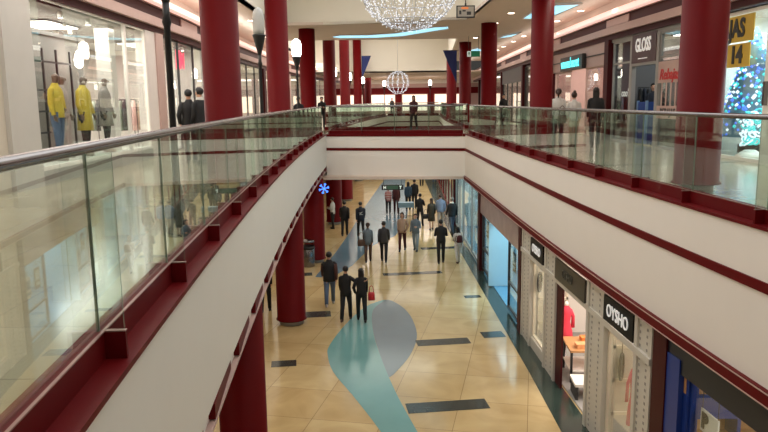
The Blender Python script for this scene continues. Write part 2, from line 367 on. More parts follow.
struct('ceiling_lower_far', mb, M_CEIL, 'beige soffit around the second void', 'ceiling')

# ------------------------------------------------------------------ upper ceilings
LB = -4.6
def up(mb, pts, z, mi=0, th=.12): mb.prism(pts, z, z + th, mi)
mb = MB()
for a, b in zip(ys(Y0, 30.3, 2), ys(Y0, 30.3, 2)[1:]):
    up(mb, [(-12, a), (LB, a), (LB, b), (-12, b)], CZ); up(mb, [(XR(a), a), (14, a), (14, b), (XR(b), b)], CZ)
up(mb, [(-12, 30.3), (LB, 30.3), (LB, BA[1]), BA, BB, (14, 30.3), (14, 39.5), (-12, 39.5)], CZ)
for a, b in zip(ys(39.5, 62, 3), ys(39.5, 62, 3)[1:]):
    up(mb, [(-12, a), (-5.9, a), (-5.9, b), (-12, b)], CZ)
    f = lambda y: 4.2 + (y - 39.5) * .07
    up(mb, [(f(a), a), (14, a), (14, b), (f(b), b)], CZ)
struct('ceiling', mb, M_CEIL, 'beige flat ceiling over the galleries and the bridge', 'ceiling')
mb = MB(); up(mb, [(-6, Y0), (6, Y0), (6, 33), (-6, 33)], RZ); up(mb, [(-7, 39), (7, 39), (7, 63), (-7, 63)], RZ)
struct('ceiling_raised', mb, M_RAISED, 'raised cream ceiling above the voids', 'ceiling')
mb = MB(); up(mb, [(-12, 62), (14, 62), (14, 86), (-12, 86)], 3.85); struct('ceiling_far', mb, M_CEIL, 'low ceiling beyond the second void', 'ceiling')
mb = MB(); bline(mb, (LB, front_y(LB)), BB, 0, .12, CZ, RZ + .1); struct('wall_bulkhead_bridge', mb, M_RAISED, 'cream bulkhead above the bridge facing the viewer', 'wall')
mb = MB(); band(mb, XR, 1, Y0, 30.4, 0, .12, CZ, RZ + .1); struct('wall_bulkhead_right', mb, M_RAISED, 'cream bulkhead along the right of the raised ceiling', 'wall')
mb = MB(); mb.box(LB - .12, LB, Y0, 32.1, CZ, RZ + .1); struct('wall_bulkhead_left', mb, M_RAISED, 'cream bulkhead along the left of the raised ceiling', 'wall')
mb = MB(); mb.box(-6, 5.8, 62, 62.15, 3.85, RZ + .1); struct('wall_bulkhead_far', mb, M_RAISED, 'large cream bulkhead closing the far raised ceiling', 'wall')
mb = MB(); bline(mb, (5.78, 62), (4.2, 39.5), -.12, 0, CZ, RZ + .1); bline(mb, (-5.9, 39.5), (-5.9, 62), 0, .12, CZ, RZ + .1); bline(mb, (-6, 39.5), (4.3, 39.5), -.1, 0, CZ, RZ + .1)
struct('wall_bulkhead_second', mb, M_RAISED, 'cream bulkheads around the second raised ceiling', 'wall')
mb = MB(); mb.box(-12, 14, Y0 - 3, Y0 - 2.8, LF, RZ); struct('wall_behind', mb, M_BEIGE, 'plain wall behind the viewer', 'wall')
# fascia bands above the upper shops, with the cove light line
for fn, s, side in ((XSL, -1, 'left'), (XSR, 1, 'right')):
    mb = MB(); band(mb, fn, s, Y0, 80, -.05, .3, 3.40, 3.57, 0, 2); band(mb, fn, s, Y0, 80, -.16, .3, 3.57, 3.80, 1, 2); band(mb, fn, s, Y0, 80, -.02, .3, 3.80, 4.12, 0, 2)
    band(mb, fn, s, Y0, 80, .2, .3, 4.12, CZ, 2, 2)
    for k in range(int(Y0), 78, 9): fbox(mb, fn, s, k, k + 2.2, -.06, .1, 3.84, 4.08, 1)
    trim(mb, [M_DTRIM, M_PINKB, M_CEIL], 'maroon and pale bands above the %s upper shops' % side)
    mb = MB(); band(mb, fn, s, Y0, 80, -.32, -.1, 4.14, 4.30, 0, 2); band(mb, fn, s, Y0, 80, -.1, .25, 4.12, 4.22, 1, 2)
    trim(mb, [M_COVE, M_PINKB], 'glowing pink white cove light above the %s upper shops' % side)

# ------------------------------------------------------------------ shop shells (walls between, behind and around the shops)
WIN = [0]
def window(fn, s, y0, y1, z0, z1, label, d=.06, mull=0, rail=(), fm=M_DARK, fw=.05):
    WIN[0] += 1
    fr = MB()
    for a, b, c, e in ((y0, y1, z0, z0 + fw), (y0, y1, z1 - fw, z1)): fbox(fr, fn, s, a, b, d, d + .07, c, e)
    n = mull + 1
    for k in range(n + 1):
        yy = y0 + (y1 - y0 - fw) * k / n; fbox(fr, fn, s, yy, yy + fw, d, d + .07, z0, z1)
    for z in rail: fbox(fr, fn, s, y0, y1, d, d + .07, z, z + fw)
    o = struct('window_%d' % WIN[0], fr, fm, label, 'window')
    g = MB(); fbox(g, fn, s, y0 + .02, y1 - .02, d + .03, d + .045, z0 + .02, z1 - .02)
    obj('pane', g, M_PANE, o)
    return o
def shell(name, fn, s, y0, y1, depth, zf, zc, mats, label, floor=True):
    mb = MB()      # back wall, two side walls, floor slab, ceiling
    fbox(mb, fn, s, y0, y1, depth, depth + .1, zf, zc, 0)
    fbox(mb, fn, s, y0 - .06, y0 + .06, .14, depth, zf, zc, 0); fbox(mb, fn, s, y1 - .06, y1 + .06, .14, depth, zf, zc, 0)
    if floor: fbox(mb, fn, s, y0 + .06, y1 - .06, .1, depth, zf + .002, zf + .03, 1)
    fbox(mb, fn, s, y0, y1, .1, depth + .1, zc, zc + .08, 2)
    return struct(name, mb, mats, label, 'wall')
def shop_light(fn, s, y0, y1, depth, zc, power, col, label, panel=True, mtl=None):
    ym = (y0 + y1) / 2; p = P(fn, s, ym, depth * .5)
    if panel:
        o = thing('ceiling_light', label, 'light', (p.x, p.y, zc), 0, 'shop ceiling lights')
        f = MB(); f.box(-.5, .5, -.9, .9, -.04, 0); obj('frame', f, M_STEEL, o)
        f = MB(); f.box(-.45, .45, -.85, .85, -.055, -.04); obj('diffuser', f, mtl or M_PANEL, o)
    area('shop_light', (p.x, p.y, zc - .08), min(depth * .8, 3), (y1 - y0) * .8, power, col)
WARM, COOL, PINK, CYAN = (1, .96, .9), (.74, .92, 1), (1, .89, .84), (.66, .92, 1)
# --- upper left side
mb = MB(); fbox(mb, XSL, -1, -4, 11.75, -.02, .2, 0, 3.4, 0); fbox(mb, XSL, -1, 9.2, 9.215, -.03, 0, 0, 3.4, 1)
struct('wall_panel_left', mb, [M_BEIGE, M_GREY], 'beige wall panel nearest on the left gallery', 'wall')
mb = MB(); fbox(mb, XSL, -1, 11.75, 12.75, -.1, .3, 0, 3.4); struct('wall_pillar_left', mb, M_STONE, 'light grey stone pillar beside the left shop window', 'wall')
shell('wall_boutique', XSL, -1, 12.9, 27.0, 4.2, GF, 3.4, [M_SHOPW, M_SHOPW, M_GPANEL], 'white interior walls of the left fashion boutique')
mb = MB(); fbox(mb, XSL, -1, 12.8, 19.3, -.05, 1.15, 0, .3, 0); fbox(mb, XSL, -1, 12.8, 19.3, -.06, -.05, .0, .26, 1)
struct('trim_window_platform', mb, [M_SHOPW, M_GREY], 'white raised display platform in the left boutique window', 'trim')
window(XSL, -1, 12.8, 17.75, .3, 3.4, 'tall glass pane of the left boutique before the yellow mannequins', -.02, fm=M_SHOPW, fw=.03)
window(XSL, -1, 17.8, 19.3, .3, 3.4, 'tall glass pane of the left boutique before the clothes rails', -.02, fm=M_SHOPW, fw=.03)
mb = MB(); fbox(mb, XSL, -1, 19.3, 20.2, -.04, .25, 0, 3.4); struct('wall_pier_left', mb, mat('pinkish_white_pier', (226, 216, 210), .5), 'pale pink wall pier behind the dark lamp post', 'wall')
mb = MB(); fbox(mb, XSL, -1, 14.3, 18.0, 1.15, 1.25, .0, 3.0); fbox(mb, XSL, -1, 14.2, 18.1, 1.1, 1.3, 2.98, 3.06); struct('wall_display_back', mb, M_GPANEL, 'grey back panel behind the yellow mannequins', 'wall')
mb = MB(); fbox(mb, XSL, -1, 17.95, 18.35, .45, .8, .3, 3.4); struct('wall_shop_pillar', mb, M_SHOPW, 'white square pillar inside the left boutique', 'wall')
shop_light(XSL, -1, 13, 22, 3.6, 3.39, 460, WARM, 'white ceiling light inside the left boutique')
LBAY = [(20.5, 27, PINK, M_SHOPW, 130), (27.4, 34, WARM, M_SHOPW, 130), (34.4, 42, PINK, M_SHOPW, 120), (42.4, 51, WARM, M_SHOPW, 120), (51.4, 61, PINK, M_SHOPW, 120), (61.4, 72, WARM, M_SHOPW, 120)]
names = ['pink lit shop after the boutique', 'white lit shop between the first red columns', 'rosy lit shop further along the left gallery', 'pale lit shop before the blue pennant', 'warm lit shop beyond the pennant', 'last lit shop on the left gallery']
for (a, b, c, m, pw_), nm in zip(LBAY, names):
    if a > 21: shell('wall_shop', XSL, -1, a, b, 3.2, GF, 3.4, [m, M_UFLOOR, M_CEIL], 'interior walls of the ' + nm)
    window(XSL, -1, a + .3, b - .1, 0, 3.4, 'glass front of the ' + nm, .05, mull=2)
    mb = MB(); fbox(mb, XSL, -1, a - .4, a + .28, -.08, .2, 0, 3.4); TR[0] += 1
    struct('trim_%d' % TR[0], mb, M_DTRIM if TR[0] % 2 else M_PINKB, 'shop front pier before the ' + nm, 'trim')
    shop_light(XSL, -1, a, b, 3, 3.39, pw_, c, 'ceiling light inside the ' + nm)
# --- upper right side
RBAY = [(6, 10.4, WARM, M_SHOPW, 60, 'shop beside the viewer on the right'), (10.8, 18.5, COOL, M_COLD, 330, 'cool lit shop with the blue lit tree'),
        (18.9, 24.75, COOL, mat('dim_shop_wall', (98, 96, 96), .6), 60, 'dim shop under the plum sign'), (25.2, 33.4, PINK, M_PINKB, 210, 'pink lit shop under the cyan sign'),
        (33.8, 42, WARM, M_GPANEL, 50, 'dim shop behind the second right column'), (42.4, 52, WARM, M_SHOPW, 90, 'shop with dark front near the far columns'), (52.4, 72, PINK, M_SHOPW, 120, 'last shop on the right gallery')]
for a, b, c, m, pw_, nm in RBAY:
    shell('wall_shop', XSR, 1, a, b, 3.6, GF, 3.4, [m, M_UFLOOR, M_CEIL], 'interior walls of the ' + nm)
    mb = MB(); fbox(mb, XSR, 1, b, b + .45, -.1, .2, 0, 3.4); trim(mb, M_DTRIM, 'dark maroon pier after the ' + nm)
    shop_light(XSR, 1, a, b, 3.4, 3.39, pw_, c, 'ceiling light inside the ' + nm)
window(XSR, 1, 6.2, 10.3, 0, 3.4, 'glass front beside the viewer on the right', .05)
window(XSR, 1, 10.9, 14.9, 0, 3.3, 'glass pane right of the white door frame', .05, fm=M_SHOPW, fw=.08)
window(XSR, 1, 15.15, 18.4, 0, 3.35, 'glass pane behind the yellow sale signs', .05, fm=M_SHOPW, fw=.08)
mb = MB(); fbox(mb, XSR, 1, 14.75, 15.15, -.03, .16, 0, 3.3); o = trim(mb, M_SHOPW, 'white door post beside the blue lit tree')
h = MB(); fbox(h, XSR, 1, 14.98, 15.05, -.12, -.03, 1.25, 1.75); obj('door_handle', h, M_STEEL, o)
window(XSR, 1, 19.0, 20.7, 0, 3.3, 'glass pane with red script lettering', .05, fm=M_GREY, fw=.06, rail=(2.55,))
window(XSR, 1, 22.95, 24.65, 0, 3.3, 'glass pane left of the door under the plum sign', .05, fm=M_GREY, fw=.06, rail=(2.55,))
mb = MB(); fbox(mb, XSR, 1, 20.7, 20.9, .02, .16, 0, 3.3); fbox(mb, XSR, 1, 22.75, 22.95, .02, .16, 0, 3.3); fbox(mb, XSR, 1, 20.9, 22.75, .02, .16, 2.42, 2.5)
fbox(mb, XSR, 1, 18.95, 24.75, .02, .16, 3.3, 3.4); o = struct('door_1', mb, M_GREY, 'grey door frame below the plum sign', 'door')
window(XSR, 1, 25.4, 28.0, 0, 2.6, 'glass pane right of the cyan sign entrance', .05, fm=M_PINKB, fw=.05)
window(XSR, 1, 30.3, 33.2, 0, 2.6, 'glass pane left of the cyan sign entrance', .05, fm=M_PINKB, fw=.05)
mb = MB(); fbox(mb, XSR, 1, 25.2, 33.4, -.02, .14, 2.6, 3.4, 0); fbox(mb, XSR, 1, 25.2, 33.4, -.05, .0, 2.98, 3.02, 1); struct('wall_sign_band', mb, [M_PINKB, M_BLACK], 'pinkish sign band above the pink lit shop', 'wall')
for a, b, nm in ((34.0, 41.9, 'dim shop behind the second right column'), (42.9, 51.9, 'dark fronted shop near the far columns'), (52.9, 71.9, 'last shop on the right gallery')):
    window(XSR, 1, a, b, 0, 3.3, 'glass front of the ' + nm, .05, mull=3)
mb = MB(); fbox(mb, XSR, 1, 42.9, 51.9, -.02, .04, 2.5, 3.4); struct('wall_dark_band', mb, M_DARK, 'dark sign band near the far right columns', 'wall')
# --- far end of the upper level
mb = MB(); mb.box(-9, 14, 82, 82.2, 0, 3.9, 0); mb.box(-9, 14, 81.9, 82, 2.2, 2.9, 1); mb.box(-9, 14, 81.9, 82, 3.35, 3.85, 2)
for x in (-6, -2.2, 1.5, 5.2, 9): mb.box(x, x + .7, 81.8, 82, 0, 2.2, 1)
WIN[0] += 1; g_ = MB()
M_LITW = mat('lit_shop_window', (255, 232, 214), .5, emit=1.1)
for x0, x1 in ((-5.2, -2.3), (-1.4, 1.4), (2.3, 5.1), (6.0, 8.9)): g_.box(x0, x1, 81.7, 81.8, .3, 2.1)
struct('window_%d' % WIN[0], g_, M_LITW, 'row of lit shop windows at the far end', 'window')
struct('wall_far', mb, [M_PINKB, M_TRIM, M_SHOPW], 'far end wall of the upper level with red bands', 'wall')
area('far_end_light', (1, 77, 3.8), 14, 6, 600, PINK)
# --- lower right shop fronts
S2 = -1.945
shell('wall_blue_shop', XF, 1, 2.0, 9.8, 4, LF, S2, [M_WOOD, M_UFLOOR, M_DARK], 'interior walls of the blue fronted lower shop')
shell('wall_lingerie_shop', XF, 1, 10.3, 18.85, 4, LF, S2, [M_SHOPW, M_GREY, M_SHOPW], 'interior walls of the pale fronted lower shop')
M_CYANW = mat('pale_cyan_wall', (178, 212, 224), .5, var=.03); M_BLUEF = mat('blue_vinyl_floor', (96, 150, 180), .25)
shell('wall_phone_shop', XF, 1, 19.4, 26.1, 3.2, LF, S2, [M_CYANW, M_BLUEF, M_CYANW], 'cyan lit interior walls of the lower shop')
shell('wall_lower_shop', XF, 1, 26.9, 36, 3, LF, S2, [M_COLD, M_BLUEF, M_COLD], 'cool lit interior walls of the far lower shop')
shell('wall_last_shop', XF, 1, 36.5, 60, 3, LF, S2, [M_SHOPW, M_UFLOOR, M_CEIL], 'interior walls of the last lower shops')
shop_light(XF, 1, 3, 9.5, 3.6, S2 - .01, 90, WARM, 'ceiling light inside the blue fronted shop')
shop_light(XF, 1, 10.5, 18.5, 3.6, S2 - .01, 210, (1, .86, .76), 'ceiling light inside the pale fronted lower shop')
shop_light(XF, 1, 19.8, 25.8, 3, S2 - .01, 150, CYAN, 'cyan ceiling light inside the lower cyan shop', mtl=M_CYANL)
shop_light(XF, 1, 27.2, 35.8, 2.8, S2 - .01, 170, (.6, .88, 1), 'cool ceiling light inside the far lower shop', mtl=M_CYANL)
shop_light(XF, 1, 37, 59, 2.8, S2 - .01, 260, WARM, 'ceiling light inside the last lower shops')
for y, d in ((9.8, .42), (18.85, .36), (26.2, .5), (36.0, .5)):
    mb = MB(); fbox(mb, XF, 1, y, y + d, -.05, .2, LF, S2)
    trim(mb, M_DTRIM, 'dark maroon post between the lower shop fronts ' + {9.8: 'of the pale shop and the blue shop', 18.85: 'of the pale shop and the cyan shop', 26.2: 'after the cyan shop', 36.0: 'far along'}[y])
M_RIB = mat('pale_panelled_front', (204, 198, 186), .5, var=.02)
mb = MB()
for a, b in ((10.32, 10.97), (12.3, 13.28), (15.45, 16.42), (17.82, 18.84)):
    fbox(mb, XF, 1, a, b, -.0, .14, LF, S2, 0)
    for c in (a, b - .12): fbox(mb, XF, 1, c, c + .12, -.03, 0, LF, S2, 0)
    z = LF + .1
    while z < S2 - .05:
        for q in (.3, .7): fbox(mb, XF, 1, a + (b - a) * q, a + (b - a) * q + .045, -.006, 0, z, z + .045, 1)
        z += .11
fbox(mb, XF, 1, 10.32, 18.84, -.06, .12, -2.63, -2.52, 0); fbox(mb, XF, 1, 10.32, 18.84, .0, .12, -2.01, S2, 0)
for a, b in ((10.97, 12.3), (16.42, 17.82)): fbox(mb, XF, 1, a, b, .02, .2, LF, LF + .28, 0)
struct('wall_shop_front', mb, [M_RIB, M_GPANEL], 'pale panelled shop front with dotted piers around the lower shop windows', 'wall')
M_CREAM = mat('cream_frame', (226, 214, 192), .5)
o = window(XF, 1, 10.97, 12.3, LF + .28, -2.67, 'shop window with the pink robe', .06, fm=M_CREAM, fw=.06)
window(XF, 1, 16.42, 17.82, LF + .28, -2.67, 'shop window with the oval mirror', .06, fm=M_CREAM, fw=.06)
mb = MB(); fbox(mb, XF, 1, 13.28, 13.38, .02, .16, LF, -2.67); fbox(mb, XF, 1, 15.35, 15.45, .02, .16, LF, -2.67); fbox(mb, XF, 1, 15.0, 15.36, .02, .06, LF, -2.67)
struct('door_2', mb, M_DTRIM, 'open shop entrance with dark frame below the dark sign panel', 'door')
mb = MB(); fbox(mb, XF, 1, 19.25, 26.2, -.02, .14, -2.74, S2); struct('wall_marble_band', mb, mat('pinkish_marble', (176, 152, 146), .2, var=.2, scale=2.5), 'pinkish marble band above the cyan windows', 'wall')
for a, b, nm in ((19.3, 21.1, 'nearest cyan lit pane beside the maroon post'), (23.95, 26.15, 'farther cyan lit pane with small posters')):
    window(XF, 1, a, b, LF + .12, -2.74, nm, .05, mull=0, fm=M_DARK, fw=.06, rail=(-4.1,))
mb = MB(); mb.box(XF(23.9) - .08, XF(23.9) + .75, 23.8, 23.9, LF + .05, -2.75); struct('wall_blue_panel', mb, M_CYANW, 'pale blue panel standing in the entrance of the cyan shop', 'wall')
window(XF, 1, 26.8, 35.9, LF + .12, -2.1, 'bright cool window beyond the cyan shop', .05, mull=3, fm=M_GREY)
window(XF, 1, 36.6, 59, LF + .12, -2.1, 'long window of the last lower shops', .05, mull=7, fm=M_TRIM)
M_NAVY = mat('navy_fascia', (26, 27, 38), .35); M_BLUE = mat('royal_blue_paint', (22, 52, 128), .4)
mb = MB(); fbox(mb, XF, 1, 2, 9.8, -.02, .14, -2.40, S2); struct('wall_navy_band', mb, M_NAVY, 'dark navy sign band of the blue fronted shop', 'wall')
mb = MB(); fbox(mb, XF, 1, 9.42, 9.8, -.03, .2, LF, -2.2); fbox(mb, XF, 1, 9.28, 9.42, .05, .2, LF, -2.40); trim(mb, M_BLUE, 'royal blue door jamb beside the dark maroon post')
window(XF, 1, 2.2, 9.28, LF + .1, -2.40, 'glass front of the blue shop', .08, mull=3, fm=M_BLUE)
# --- lower left and far walls
mb = MB(); band(mb, XLW, -1, Y0, 84, 0, .2, LF, -1.5, 0, 4)
for k in range(2, 80, 9): fbox(mb, XLW, -1, k, k + 1.2, -.12, 0, LF, -1.6, 1)
struct('wall_lower_left', mb, [M_BEIGE, M_DTRIM], 'beige wall with maroon piers along the left of the lower level', 'wall')
mb = MB(); mb.box(-9, 10, 80, 80.2, LF, -1.8, 0); mb.box(-2, -.5, 79.9, 80, LF, -2.6, 1); mb.box(2.5, 4.5, 79.9, 80, LF, -2.6, 1); struct('wall_lower_far', mb, [M_BEIGE, M_DTRIM], 'end wall of the lower level', 'wall')

# ------------------------------------------------------------------ red columns
CLN = [(-2.62, 11.75), (-3.08, 21.3), (-3.44, 33.3), (-3.0, 41), (-2.6, 50), (-2.1, 61), (-1.5, 74.5)]
LOW = [(-2.57, 11.9), (-2.77, 20.1), (-2.84, 28.2), (-2.65, 37.2), (-2.45, 46), (-2.05, 57.6)]
CRN = [(4.80, 10.78), (4.47, 20.14), (4.72, 31.8), (4.85, 42), (4.83, 50)]
ordl = ['nearest', 'second', 'third', 'fourth', 'fifth', 'sixth', 'seventh']
def column(x, y, z0, z1, label, r=.35):
    mb = MB(); prof = [(r + .03, z0 + .14), (r + .03, z0 + .16), (r, z0 + .18), (r, z1 - .002)]
    mb.lathe(prof, 0, 0, 32); o = obj('column', mb, M_RED, None, (x, y, 0))
    pl = MB(); pl.lathe([(r - .07, z0 + .001), (r - .07, z0 + .16)], 0, 0, 24); obj('plinth', pl, M_GREY, o)
    return tag(o, label, 'column', 'red columns', 'structure')
for i, (x, y) in enumerate(CLN):
    column(x, y, GF, CZ if y < 39 else (RZ if y < 62 else 3.85), ordl[i] + ' tall maroon column along the left gallery rail', (.305, .33, .37)[i] if i < 3 else .35)
for i, (x, y) in enumerate(LOW):
    column(x, y, LF, -1.6 if y < 31 else -1.92, ordl[i] + ' maroon column of the lower level under the left gallery', .42)
for i, (x, y) in enumerate(CRN):
    column(x, y, GF, CZ, ordl[i] + ' tall maroon column along the right gallery rail', (.33, .31)[i] if i < 2 else .35)

# ------------------------------------------------------------------ balustrades
def edge_faces(g):      # the two narrow upright end faces of a pane
    def ar(f): p = [Vector(g.v[i]) for i in f]; return (p[1] - p[0]).length if abs((p[1] - p[0]).z) < 1e-6 else (p[2] - p[1]).length
    return sorted(range(2, 6), key=lambda i: ar(g.f[i]))[:2]
def balustrade(name, label, pts_fn, bounds, out0=.13):
    # pts_fn(u, d, z) -> point d behind the edge at station u
    root = thing(name, label, 'balustrade', tuple(pts_fn(bounds[0], .1, .012)), 0, 'glass balustrades'); o0 = Vector(root.location)
    q = lambda u, d, z: Vector(pts_fn(u, d, z)) - o0
    for a, b in zip(bounds, bounds[1:]):
        k = MB()
        def hb(mb, u0, u1, d0, d1, e, z0, z1, mi=0):   # d0 at u0, d1 at u1, thickness e
            A, B = q(u0, d0, z0), q(u1, d1, z0); C, D = q(u1, d1 + e, z0), q(u0, d0 + e, z0); h = Vector((0, 0, z1 - z0))
            c = [A, B, C, D]
            if (B - A).cross(D - A).z < 0: c = [A, D, C, B]
            mb.hexa(c + [p + h for p in c], mi)
        hb(k, a, b, out0, out0, .11, .012, .172); hb(k, a, b, out0 - .004, out0 - .004, .018, .172, .18, 1)
        obj('kerb', k, [M_TRIM, M_CAP], root)
        g = MB(); hb(g, a + .006, b - .006, out0 + .03, out0 + .03, .014, .14, 1.2); g.m = [1 if i in edge_faces(g) else 0 for i in range(len(g.f))]; obj('glass_panel', g, [M_BAL, M_EDGE], root)
        k = MB(); hb(k, a - .015, a + .015, .012, .012, out0 - .012, .012, .172); hb(k, a - .018, a + .018, .01, .01, out0 - .01, .172, .18, 1); obj('divider', k, [M_TRIM, M_CAP], root)
        g = MB(); hb(g, a - .006, a + .006, .02, .02, out0 + .008, .18, 1.19); g.m = [1 if i in edge_faces(g) else 0 for i in range(len(g.f))]; obj('glass_fin', g, [M_BAL, M_EDGE], root)
    n = max(8, int((bounds[-1] - bounds[0]) / .6)); pts = [q(bounds[0] + (bounds[-1] - bounds[0]) * i / n, .18, 1.212) for i in range(n + 1)]
    h = MB(); h.tube(pts, .034, 14); obj('handrail', h, M_STEEL, root)
    return root
def curve_pt(fn, s):
    def f(u, d, z): p = P(fn, s, u, d); return (p.x, p.y, z)
    return f
def line_pt(A, B, sgn=1):
    A, B = Vector((*A, 0)), Vector((*B, 0)); t = (B - A).normalized(); n = Vector((-t.y, t.x, 0)) * sgn
    def f(u, d, z): p = A + t * u + n * d; return (p.x, p.y, z)
    return f, (B - A).length
balustrade('balustrade', 'glass balustrade along the left gallery edge', curve_pt(XL, -1), [.42] + [3.88 + 1.73 * k for k in range(-1, 16)] + [31.6])
balustrade('balustrade', 'glass balustrade along the right gallery edge', curve_pt(XR, 1), [.45] + [7.91 + 1.705 * k for k in range(-4, 13)] + [30.2])
f, L_ = line_pt(BA, BB); balustrade('balustrade', 'glass balustrade on the front of the cross bridge', f, [.12 + (L_ - .24) * k / 4 for k in range(5)])
f, L_ = line_pt((-2.75, 36), (4.15, 36), -1); balustrade('balustrade', 'glass balustrade on the rear of the cross bridge', f, [.12 + (L_ - .24) * k / 4 for k in range(5)])
balustrade('balustrade', 'glass balustrade along the left of the second void', curve_pt(XL2, -1), [36.3 + 35.4 * k / 16 for k in range(17)])
balustrade('balustrade', 'glass balustrade along the right of the second void', curve_pt(XR2, 1), [36.3 + 35.4 * k / 16 for k in range(17)])
f, L_ = line_pt((.4, YE), (5.8, YE)); balustrade('balustrade', 'glass balustrade at the far end of the second void', f, [.12 + (L_ - .24) * k / 3 for k in range(4)])
f, L_ = line_pt((XL(.35), .35), (XR(.35), .35), -1); balustrade('balustrade', 'glass balustrade the viewer leans over', f, [.12 + (L_ - .24) * k / 4 for k in range(5)])

# ------------------------------------------------------------------ lamp posts
def lamp_post(x, y, lit, label, group=None):
    r = thing('lamp_post', label, 'street lamp', (x, y, .002), 0, group)
    p = MB(); p.lathe([(.13, 0), (.13, .05), (.09, .12), (.06, .5), (.037, .62), (.035, 2.25), (.05, 2.3), (.037, 2.36), (.037, 2.5)], 0, 0, 14); obj('pole', p, M_BLACK, r)
    p = MB(); p.lathe([(.037, 2.5), (.05, 2.55), (.14, 2.9), (.15, 2.93), (.13, 2.95)], 0, 0, 16); obj('lamp_holder', p, M_BLACK, r)
    e_ = .03 if lit else 0; p = MB(); p.lathe([(.12, 2.952), (.13 + e_, 3.05), (.13 + e_, 3.36), (.1 + e_ * .6, 3.47), (.03, 3.53)], 0, 0, 16); g = obj('lamp_glass', p, M_LAMP if lit else M_LAMPOFF, r)  # lit glass widened to imitate the glow around a bright lantern
    return r
P1 = P(XL, -1, 7.75, .52)
lamp_post(P1.x, P1.y, False, 'dark lamp post close to the left rail, rising out of the photo')
lamp_post(-2.74, 16.2, False, 'dark lamp post with unlit glass lantern beside the second left column')
for i, (x, y) in enumerate([(-2.86, 24.2), (-2.94, 44), (-2.38, 52.3), (-1.68, 62)]):
    lamp_post(x, y, True, ['lit lamp post glowing in front of the third left column', 'lit lamp post between the fourth and fifth left columns', 'lit lamp post just past the fifth left column', 'lit lamp post below the small blue pennant'][i], 'lit lamp posts')
for x, y, nm in ((4.9, 73.5, 'lit lamp post at the far end near the right columns'), (.2, 74, 'lit lamp post at the far end left of the small sphere')):
    lamp_post(x, y, True, nm, 'lit lamp posts')

# ------------------------------------------------------------------ ceiling fittings
mb = MB()
inner = [(-2.5, 37.4), (-2.18, 37.9), (-.3, 38.0), (1.15, 37.13), (2.38, 34.94), (3.1, 33.75)]
outer = [(-2.48, 36.9), (-2.08, 36.3), (-.73, 36.36), (.64, 35.61), (1.49, 34.33), (2.4, 32.9), (2.95, 32.75)]
mb.prism(inner + outer[::-1], CZ - .03, CZ - .002); o = tag(obj('cove_light', mb, M_CYANL), 'long curved cool white light strip in the bridge ceiling', 'ceiling light')
mb = MB(); n = len(inner)
mb.tube([(x, y, CZ - .02) for x, y in inner], .03, 6); mb.tube([(x, y, CZ - .02) for x, y in outer], .03, 6); obj('rim', mb, M_CEIL, o)
for i, q in enumerate([[(5.78, 29.9), (5.74, 27.94), (6.16, 25.71), (7.03, 25.54), (6.88, 28.69), (6.29, 29.98)], [(6.27, 39.35), (6.4, 37.6), (6.93, 36.06), (6.88, 38.24)], [(5.78, 48.41), (6.15, 46.24), (6.81, 48.6), (6.58, 51.57)]]):
    if sum(a[0] * b[1] - b[0] * a[1] for a, b in zip(q, q[1:] + q[:1])) < 0: q = q[::-1]
    mb = MB(); mb.prism(q, CZ - .035, CZ - .006)
    o = tag(obj('recessed_light', mb, M_CYANL), 'angular pale cyan recessed ceiling light, %s along the right gallery' % ['nearest', 'second', 'third'][i], 'ceiling light', 'cyan recessed lights')
    mb = MB()
    for a, b in zip(q, q[1:] + q[:1]): mb.tube([(*a, CZ - .035), (*b, CZ - .035)], .03, 6)
    obj('rim', mb, M_CEIL, o)
dl = [(5.02, 28.17), (4.97, 31.71), (7.58, 27.7), (7.55, 31.24), (7.53, 38.33), (7.6, 41.78), (7.7, 45.67), (7.8, 48.79), (5.04, 38.92), (5.0, 24), (5.0, 20), (5.0, 15.5), (7.4, 23.5), (7.5, 19), (7.6, 14), (5.4, 11), (7.8, 8.5),
      (-5.7, 33.26), (-5.9, 36.87), (-5.3, 29.5), (-5.2, 25), (-5.2, 21), (-5.2, 17), (-5.2, 12.5), (-5.2, 8)]
proto = None
for i, (x, y) in enumerate(dl):
    if proto is None:
        proto = thing('downlight', '', 'ceiling light', (x, y, CZ), 0, 'round ceiling downlights')
        p = MB(); p.lathe([(.16, -.02), (.16, -.001)], 0, 0, 20); obj('rim', p, M_SHOPW, proto); p = MB(); p.lathe([(.12, -.028), (.12, -.02)], 0, 0, 18); obj('lamp', p, M_DOWN, proto); d = proto
    else: d = dup(proto, (x, y, CZ))
    s_ = 'right' if x > 0 else 'left'
    d['label'] = 'round warm downlight in the beige ceiling over the %s gallery' % s_; d['group'] = 'downlights over the %s gallery' % s_
    l = bpy.data.lights.new('downlight_lamp', 'SPOT'); l.energy = 55; l.spot_size = R(95); l.spot_blend = .6; l.color = (1, .86, .74); l.shadow_soft_size = .1
    lo = bpy.data.objects.new('downlight_lamp', l); COL.objects.link(lo); lo.location = (x, y, CZ - .05)
# spots under the left soffit / over the lower floor
for i, (x, y) in enumerate([(-3.2, 14), (-3.4, 24), (2.6, 33.5), (-.8, 33.8)]):
    d = dup(proto, (x, y, -1.6 if y < 30 else -1.95), 0, ['round downlight under the left gallery above the nearest lower column', 'round downlight under the left gallery by the second lower column', 'round downlight under the bridge near the right shops', 'round downlight under the middle of the bridge'][i], 'downlights of the lower level')
    l = bpy.data.lights.new('downlight_lamp', 'SPOT'); l.energy = 70; l.spot_size = R(110); l.spot_blend = .6; l.color = (1, .84, .62); l.shadow_soft_size = .1
    lo = bpy.data.objects.new('downlight_lamp', l); COL.objects.link(lo); lo.location = (x, y, (-1.6 if y < 30 else -1.95) - .06)

